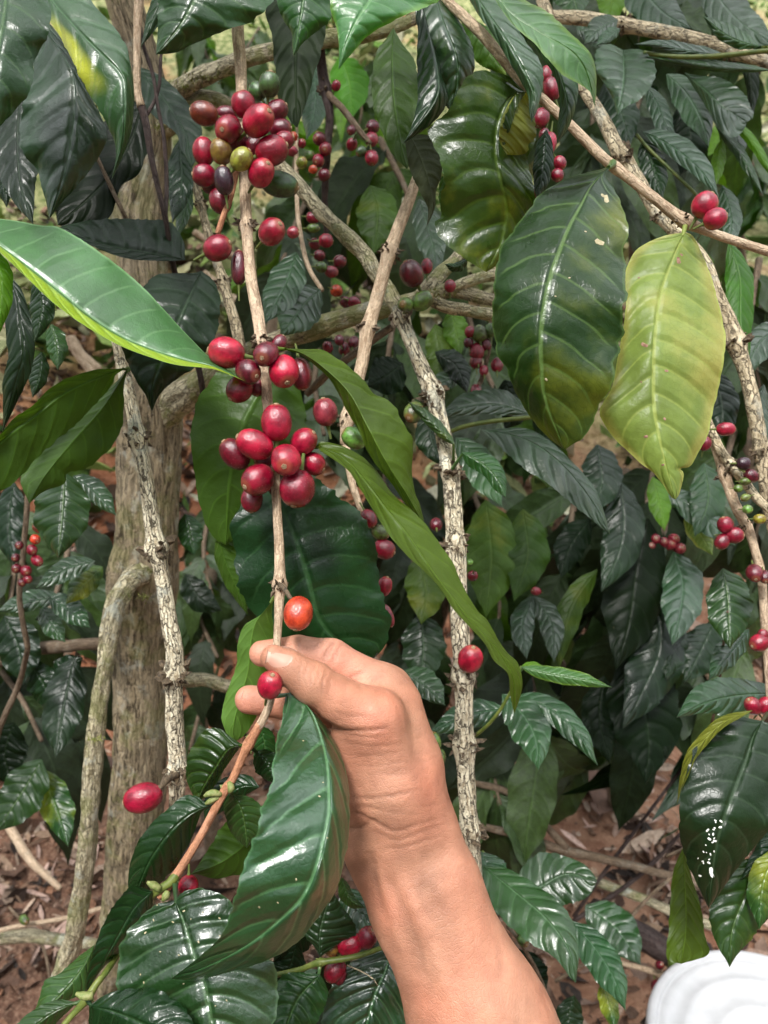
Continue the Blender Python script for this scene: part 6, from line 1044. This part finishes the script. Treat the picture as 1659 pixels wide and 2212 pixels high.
# ================================================================ left middle background leaves
t = T_['ml'] = thing('coffee_branch', 'leafy shoot with a small string of cherries low at the left edge', 'branch', PT(60, 1250, .72))
tube(t, [(62, 1020, .70, 6), (58, 1100, .70, 6), (50, 1200, .71, 6), (42, 1290, .72, 6), (60, 1400, .74, 6)], 'brown', 'stem', seg=10)
for a in ((69, 1188, 13, 12, 'r'), (80, 1211, 16, 12, 'r'), (76, 1165, 12, 11, 'or'), (56, 1233, 13, 12, 'r'), (36, 1228, 12, 10, 'c'), (60, 1251, 11, 9, 'r'), (42, 1178, 10, 9, 'c'), (48, 1258, 10, 9, 'c'), (34, 1205, 10, 9, 'c'), (82, 1140, 14, 11, 'br')): cherry(t, *a, .69)
leaf(t, [(140, 1020), (135, 1100), (126, 1207)], 'g', (.60, .60), w=(60, 64), o=(.01, .01)); leaf(t, [(158, 1028), (205, 1062), (252, 1115)], 's', (.64, .63), w=(26, 22)); leaf(t, [(205, 1212), (150, 1225), (110, 1248), (76, 1272)], 's', (.70, .69), w=(26, 22), quilt=.0014); leaf(t, [(222, 1224), (182, 1262), (142, 1305)], 'gy', (.72, .72), w=(26, 30))
leaf(t, [(132, 1290), (70, 1298), (-10, 1322)], 's', (.74, .73), w=(20, 24)); leaf(t, [(105, 1288), (150, 1318), (196, 1357)], 's', (.73, .72), w=(30, 26)); leaf(t, [(90, 1310), (112, 1350), (142, 1388)], 's', (.76, .76), w=24); leaf(t, [(30, 1040), (20, 1130), (30, 1230)], 'v', (.76, .76), w=36); leaf(t, [(10, 1330), (40, 1400), (50, 1480)], 'v', (.85, .85), w=50)
leaf(t, [(60, 1430), (95, 1480), (105, 1540)], 'd', (.85, .85), w=36); leaf(t, [(120, 1480), (150, 1440), (180, 1420)], 'd', (.85, .85), w=30)
leaf(t, [(90, 1640), (55, 1700), (-10, 1800)], 'g', (.80, .80), w=(50, 46)); leaf(t, [(85, 1660), (118, 1735), (148, 1830)], 'gy', (.82, .81), w=(40, 36)); leaf(t, [(160, 1420), (135, 1540), (120, 1640)], 'v', (.84, .82), w=(44, 48)); leaf(t, [(30, 1560), (10, 1630), (30, 1700)], 'k', (.9, .9), w=50)
tube(t, [(60, 1400, .74, 6), (40, 1480, .78, 6), (-10, 1600, .80, 7), (-60, 1800, .95, 8), (-80, 2200, 1.2, 10)], 'brown', 'stem', seg=8)
leaf(t, [(400, 1110), (410, 1150), (420, 1200)], 'g', (.78, .78), w=28); leaf(t, [(400, 1240), (430, 1290), (480, 1320)], 'v', (.95, .95), w=30)

# ================================================================ white bucket
def bucket():
    c = PT(1676, 2270, .94); gr = float(gz(c[0], c[1])); H = c[2] - gr
    t = thing('bucket', 'white plastic bucket with a ribbed lid cut off by the lower right corner', 'bucket', (c[0], c[1], gr))
    b = NB('white_plastic'); tc = b.n('ShaderNodeTexCoord'); n = b.noise(tc.outputs['Object'], 40, 4); m = b.done(b.pr(b.mix(b.ramp(n, .3, .75), (.42, .42, .43), (.48, .48, .49)), .38, b.bump(n, .1, .001), sss=.0))
    def lathe(name, prof, n=96):
        V = [(r * math.cos(2 * math.pi * j / n), r * math.sin(2 * math.pi * j / n), z) for r, z in prof for j in range(n)]
        F = [(i * n + j, i * n + (j + 1) % n, (i + 1) * n + (j + 1) % n, (i + 1) * n + j) for i in range(len(prof) - 1) for j in range(n)]
        return link(name, mesh_np(name, V, np.array(F), None, m), t)
    lathe('body', [(.0, .002), (.118, .002), (.124, .01), (.138, H - .06), (.143, H - .058), (.143, H - .045), (.139, H - .043), (.140, H - .012), (.0, H - .012)])
    R = .146; pr = [(R - .004, H - .028), (R + .001, H - .026), (R + .001, H - .004), (R - .002, H), (R - .010, H + .001), (R - .012, H - .004)]
    for k, r in enumerate((.126, .100, .06)): pr += [(r + .007, H - .005), (r + .004, H - .0030), (r - .004, H - .0030), (r - .007, H - .005)]
    lathe('lid', pr + [(.0, H - .005)])
bucket()

# ================================================================ coffee trees behind
def shrub(label, base_px, d0, stems, seed, mats, size=(.135, .19), group='coffee trees in the background'):
    """stems: lists of px,py,depth; drooping leaves in opposite pairs along each"""
    rs = random.Random(seed); bx, by, bd = base_px; g0 = ray_ground(bx, by) if by > 0 else PT(bx, -by, bd); g0 = np.array([g0[0], g0[1], float(gz(g0[0], g0[1]))])
    t = thing('coffee_tree', label, 'tree', g0, group)
    # trunk from the ground to above
    P3 = [PT(*s[0]) for s in stems]; topx = np.mean([p for p in P3], 0)
    pr0, pr1 = proj([g0])[0], proj([topx])[0]; md = (g0 + topx) / 2 + np.array([rs.uniform(-.05, .05), .03, 0]); pm = proj([md])[0]
    rr = .018 / KPX
    V, F, U, ax, rad = tube_geo([(pr0[0], pr0[1], pr0[2], rr / pr0[2]), (pm[0], pm[1], pm[2], rr * .85 / pm[2]), (pr1[0], pr1[1], pr1[2], rr * .6 / pr1[2])], 12, .02, .08, (), seed)
    wobj('trunk', V, F, t, BK['brown'], U)
    for s in stems:
        s4 = [(p[0], p[1], p[2], (.0045 - .0025 * k / len(s)) / KPX / p[2]) for k, p in enumerate(s)]
        V, F, U, ax, rad = tube_geo(s4, 7, .012, .05, (), seed); st = wobj('branch', V, F, t, BK['brown'], U)
        AXES.setdefault(t.name, []).append((ax, rad)); sloc = np.array(st.location) + np.array(t.location)
        L = np.r_[0, np.cumsum(np.linalg.norm(np.diff(ax, axis=0), axis=1))]; q = .02; sd = rs.randrange(2)
        while q < L[-1]:
            k = int(np.searchsorted(L, q)); k = min(k, len(ax) - 2); T = ax[k + 1] - ax[k]; T /= np.linalg.norm(T)
            for sgn in (-1, 1):
                if rs.random() < .10: continue
                side = np.cross(T, [0, -1 if sd else 0.2, .3]); side /= np.linalg.norm(side) + 1e-9
                dr = T * rs.uniform(.1, .6) + side * sgn * rs.uniform(.5, 1.0) + np.array([rs.gauss(0, .15), rs.gauss(-.15, .3), -rs.uniform(.35, 1.3)]); dr /= np.linalg.norm(dr)
                up = np.array([rs.gauss(0, .3), -rs.uniform(.1, .9), rs.uniform(.3, 1.0)]); up = up - dr * (up @ dr); up /= np.linalg.norm(up); sx = np.cross(up, dr)
                ln = rs.uniform(*size); o = bpy.data.objects.new('leaf', unit_leaf_mesh(rs.choice(mats), rs.randrange(5))); COL.objects.link(o); o.parent = st
                Mx = Matrix(((dr[0] * ln, sx[0] * ln, up[0] * ln, 0), (dr[1] * ln, sx[1] * ln, up[1] * ln, 0), (dr[2] * ln, sx[2] * ln, up[2] * ln, 0), (0, 0, 0, 1))); Mx.translation = Vector(ax[k] - sloc); o.matrix_local = Mx
            sd = 1 - sd; q += rs.uniform(.035, .055)
    return t
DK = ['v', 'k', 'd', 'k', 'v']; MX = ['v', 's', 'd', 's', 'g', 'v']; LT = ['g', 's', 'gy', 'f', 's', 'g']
t = shrub('shaded coffee tree with hanging leaves coloured blackish for shade behind the yellow leaf', (1330, 1750, 1.1), 1, [[(1420, 980, 1.0), (1390, 1120, .96), (1370, 1260, .94), (1350, 1380, .93)], [(1300, 1000, 1.0), (1330, 1150, .98), (1360, 1300, .98), (1390, 1450, .98), (1380, 1560, .98)], [(1440, 1100, .95), (1420, 1250, .95), (1400, 1400, .95), (1360, 1520, .95)], [(1250, 1020, 1.05), (1230, 1150, 1.0), (1210, 1280, 1.0)]], 11, ['k', 'k', 'v', 'd'])
for (m_, mt, w_) in (([(1400, 1120), (1375, 1230), (1360, 1340), (1330, 1450)], 'k', 68), ([(1420, 1290), (1425, 1400), (1385, 1500), (1345, 1575)], 'v', 58), ([(1365, 1400), (1385, 1500), (1402, 1600), (1395, 1695)], 'k', 78), ([(1305, 1460), (1295, 1550), (1318, 1650)], 'k', 40), ([(1340, 1040), (1348, 1130), (1335, 1200), (1298, 1280)], 'v', 46), ([(1290, 1230), (1240, 1300), (1212, 1390), (1208, 1450)], 'od', 28), ([(1275, 1120), (1232, 1180), (1212, 1250)], 'k', 34), ([(1455, 1192), (1475, 1260), (1468, 1330), (1452, 1395)], 's', 46), ([(1542, 1345), (1512, 1410), (1478, 1475)], 'v', 46), ([(1430, 1330), (1450, 1400), (1440, 1470)], 'v', 38), ([(1150, 1288), (1128, 1350), (1138, 1425)], 's', 26), ([(1152, 1288), (1190, 1345), (1197, 1432)], 's', 26),
                     ([(1050, 1080), (1062, 1200), (1050, 1335)], 'od', 58), ([(1130, 1100), (1140, 1200), (1110, 1300)], 'od', 46), ([(910, 1325), (915, 1400), (908, 1482)], 'd', 48), ([(905, 1200), (920, 1280), (910, 1350)], 'od', 44), ([(1410, 1030), (1425, 1088), (1436, 1148)], 'f', 24), ([(1480, 1110), (1510, 1150), (1540, 1200)], 'y', 24), ([(1440, 1060), (1500, 1100), (1590, 1180)], 's', 30), ([(1290, 960), (1300, 1040), (1280, 1110)], 'v', 44), ([(1520, 1000), (1530, 1080), (1500, 1160)], 'g', 40), ([(1400, 1480), (1420, 1560), (1440, 1640)], 'k', 40)):
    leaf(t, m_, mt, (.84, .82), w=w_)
cherry(t, 1158, 1277, 12, 10, 'pk', .82); [cherry(t, x, y, 14, 12, c, .84) for x, y, c in ((1415, 1165, 'r'), (1432, 1172, 'r'), (1448, 1176, 'pk'), (1378, 1225, 'c'), (1376, 1245, 'c'), (1455, 1165, 'r'), (1468, 1185, 'pk'), (1405, 1180, 'c'))]
shrub('coffee tree low behind the wrist with grey sheened leaves', (1000, 2050, 1.2), 1, [[(1120, 1350, 1.1), (1150, 1480, 1.05), (1180, 1600, 1.0)], [(1000, 1500, 1.1), (1050, 1620, 1.05), (1080, 1740, 1.0)], [(1200, 1400, 1.15), (1250, 1520, 1.1), (1260, 1640, 1.1)]], 12, MX)
shrub('coffee tree behind the mossy limbs with dark leaves', (900, 1500, 1.6), 1, [[(820, 300, 1.05), (880, 420, 1.0), (900, 540, 1.0)], [(700, 360, 1.1), (640, 480, 1.05), (600, 600, 1.0)], [(860, 640, 1.1), (840, 760, 1.0), (830, 880, 1.0)], [(1000, 640, 1.1), (1040, 780, 1.05), (1100, 900, 1.0)], [(700, 700, 1.1), (680, 820, 1.05), (700, 940, 1.0)]], 13, ['v', 'd', 'k', 's', 'od', 'g'])
shrub('coffee tree in the upper right background with silvery leaves', (1500, 1500, 1.8), 1, [[(1300, -60, 1.1), (1380, 20, 1.1), (1480, 60, 1.1)], [(1400, 120, 1.15), (1380, 220, 1.1), (1340, 330, 1.05)], [(1560, -40, 1.15), (1600, 60, 1.1), (1640, 160, 1.1)], [(1400, 200, 1.2), (1480, 300, 1.15), (1540, 420, 1.1)], [(1300, 160, 1.2), (1280, 260, 1.1), (1300, 380, 1.1)], [(1240, -80, 1.2), (1180, 10, 1.1), (1140, 80, 1.1)]], 14, ['s', 'v', 's', 'g', 'd'])
shrub('coffee tree in the right background below the knobby branch', (1640, 1900, 1.4), 1, [[(1640, 560, 1.0), (1620, 700, .95), (1640, 840, .95)], [(1600, 880, 1.0), (1560, 1020, .95), (1520, 1140, .95)], [(1680, 1000, 1.0), (1640, 1140, .95), (1620, 1300, .95), (1600, 1420, .95)], [(1500, 1400, 1.0), (1540, 1480, .95), (1600, 1560, .95)]], 15, MX)
shrub('coffee tree with shaded leaves low at the left edge', (40, 1800, 1.4), 1, [[(-20, 1060, 1.1), (30, 1180, 1.05), (20, 1320, 1.0)], [(160, 1100, 1.1), (140, 1220, 1.05), (100, 1340, 1.0)], [(-40, 1400, 1.1), (40, 1500, 1.05), (90, 1600, 1.0)], [(170, 1400, 1.1), (160, 1500, 1.1), (130, 1600, 1.1)]], 16, MX)
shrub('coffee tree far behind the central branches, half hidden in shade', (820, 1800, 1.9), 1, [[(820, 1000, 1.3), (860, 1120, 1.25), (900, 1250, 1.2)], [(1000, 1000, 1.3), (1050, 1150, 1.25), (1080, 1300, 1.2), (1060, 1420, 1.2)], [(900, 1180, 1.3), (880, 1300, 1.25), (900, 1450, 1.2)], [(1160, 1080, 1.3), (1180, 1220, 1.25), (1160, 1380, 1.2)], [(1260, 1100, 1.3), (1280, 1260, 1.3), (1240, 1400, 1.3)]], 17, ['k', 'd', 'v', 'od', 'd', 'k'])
shrub('coffee tree behind the thick trunk with leaves above the litter', (470, 1900, 1.6), 1, [[(470, 1060, 1.3), (440, 1180, 1.25), (460, 1300, 1.2)], [(400, 1200, 1.3), (430, 1330, 1.25), (470, 1420, 1.2)], [(500, 1440, 1.3), (440, 1520, 1.25), (410, 1620, 1.2)]], 18, MX, (.09, .13))
shrub('distant sunlit coffee tree seen through the gap above the mossy limb', (560, 900, 2.6), 1, [[(420, 20, 2.3), (440, 100, 2.25), (470, 180, 2.2)], [(560, 60, 2.4), (520, 140, 2.3), (560, 220, 2.2)], [(740, 150, 2.2), (780, 230, 2.1), (760, 320, 2.1)], [(820, 120, 2.2), (860, 200, 2.1)], [(640, 200, 2.3), (640, 320, 2.2), (620, 420, 2.2)]], 19, ['g', 'f', 's', 'gy', 'g'])
shrub('distant coffee tree at the far right edge under the silvery leaves', (1600, 1100, 2.6), 1, [[(1560, 250, 2.1), (1620, 340, 2.0), (1650, 440, 2.0)], [(1500, 420, 2.1), (1560, 520, 2.0), (1640, 600, 2.0)], [(1680, 300, 2.2), (1600, 380, 2.1)]], 20, ['g', 'f', 's', 'gy'])
shrub('bushy coffee seedling on the bank between trunk and long branch', (700, 2000, 1.5), 1, [[(560, 1080, 1.4), (540, 1200, 1.3), (500, 1300, 1.3)], [(860, 1350, 1.3), (880, 1480, 1.3), (900, 1600, 1.2)]], 21, MX)
shrub('low coffee plant under the forearm with dark leaves', (600, 2500, 1.0), 1, [[(480, 1960, .60), (560, 2040, .58), (620, 2130, .57)], [(700, 1960, .62), (760, 2060, .60), (800, 2160, .58)], [(300, 2060, .60), (380, 2160, .56), (440, 2230, .55)]], 22, ['v', 'k', 'd', 's'])
build_hand()
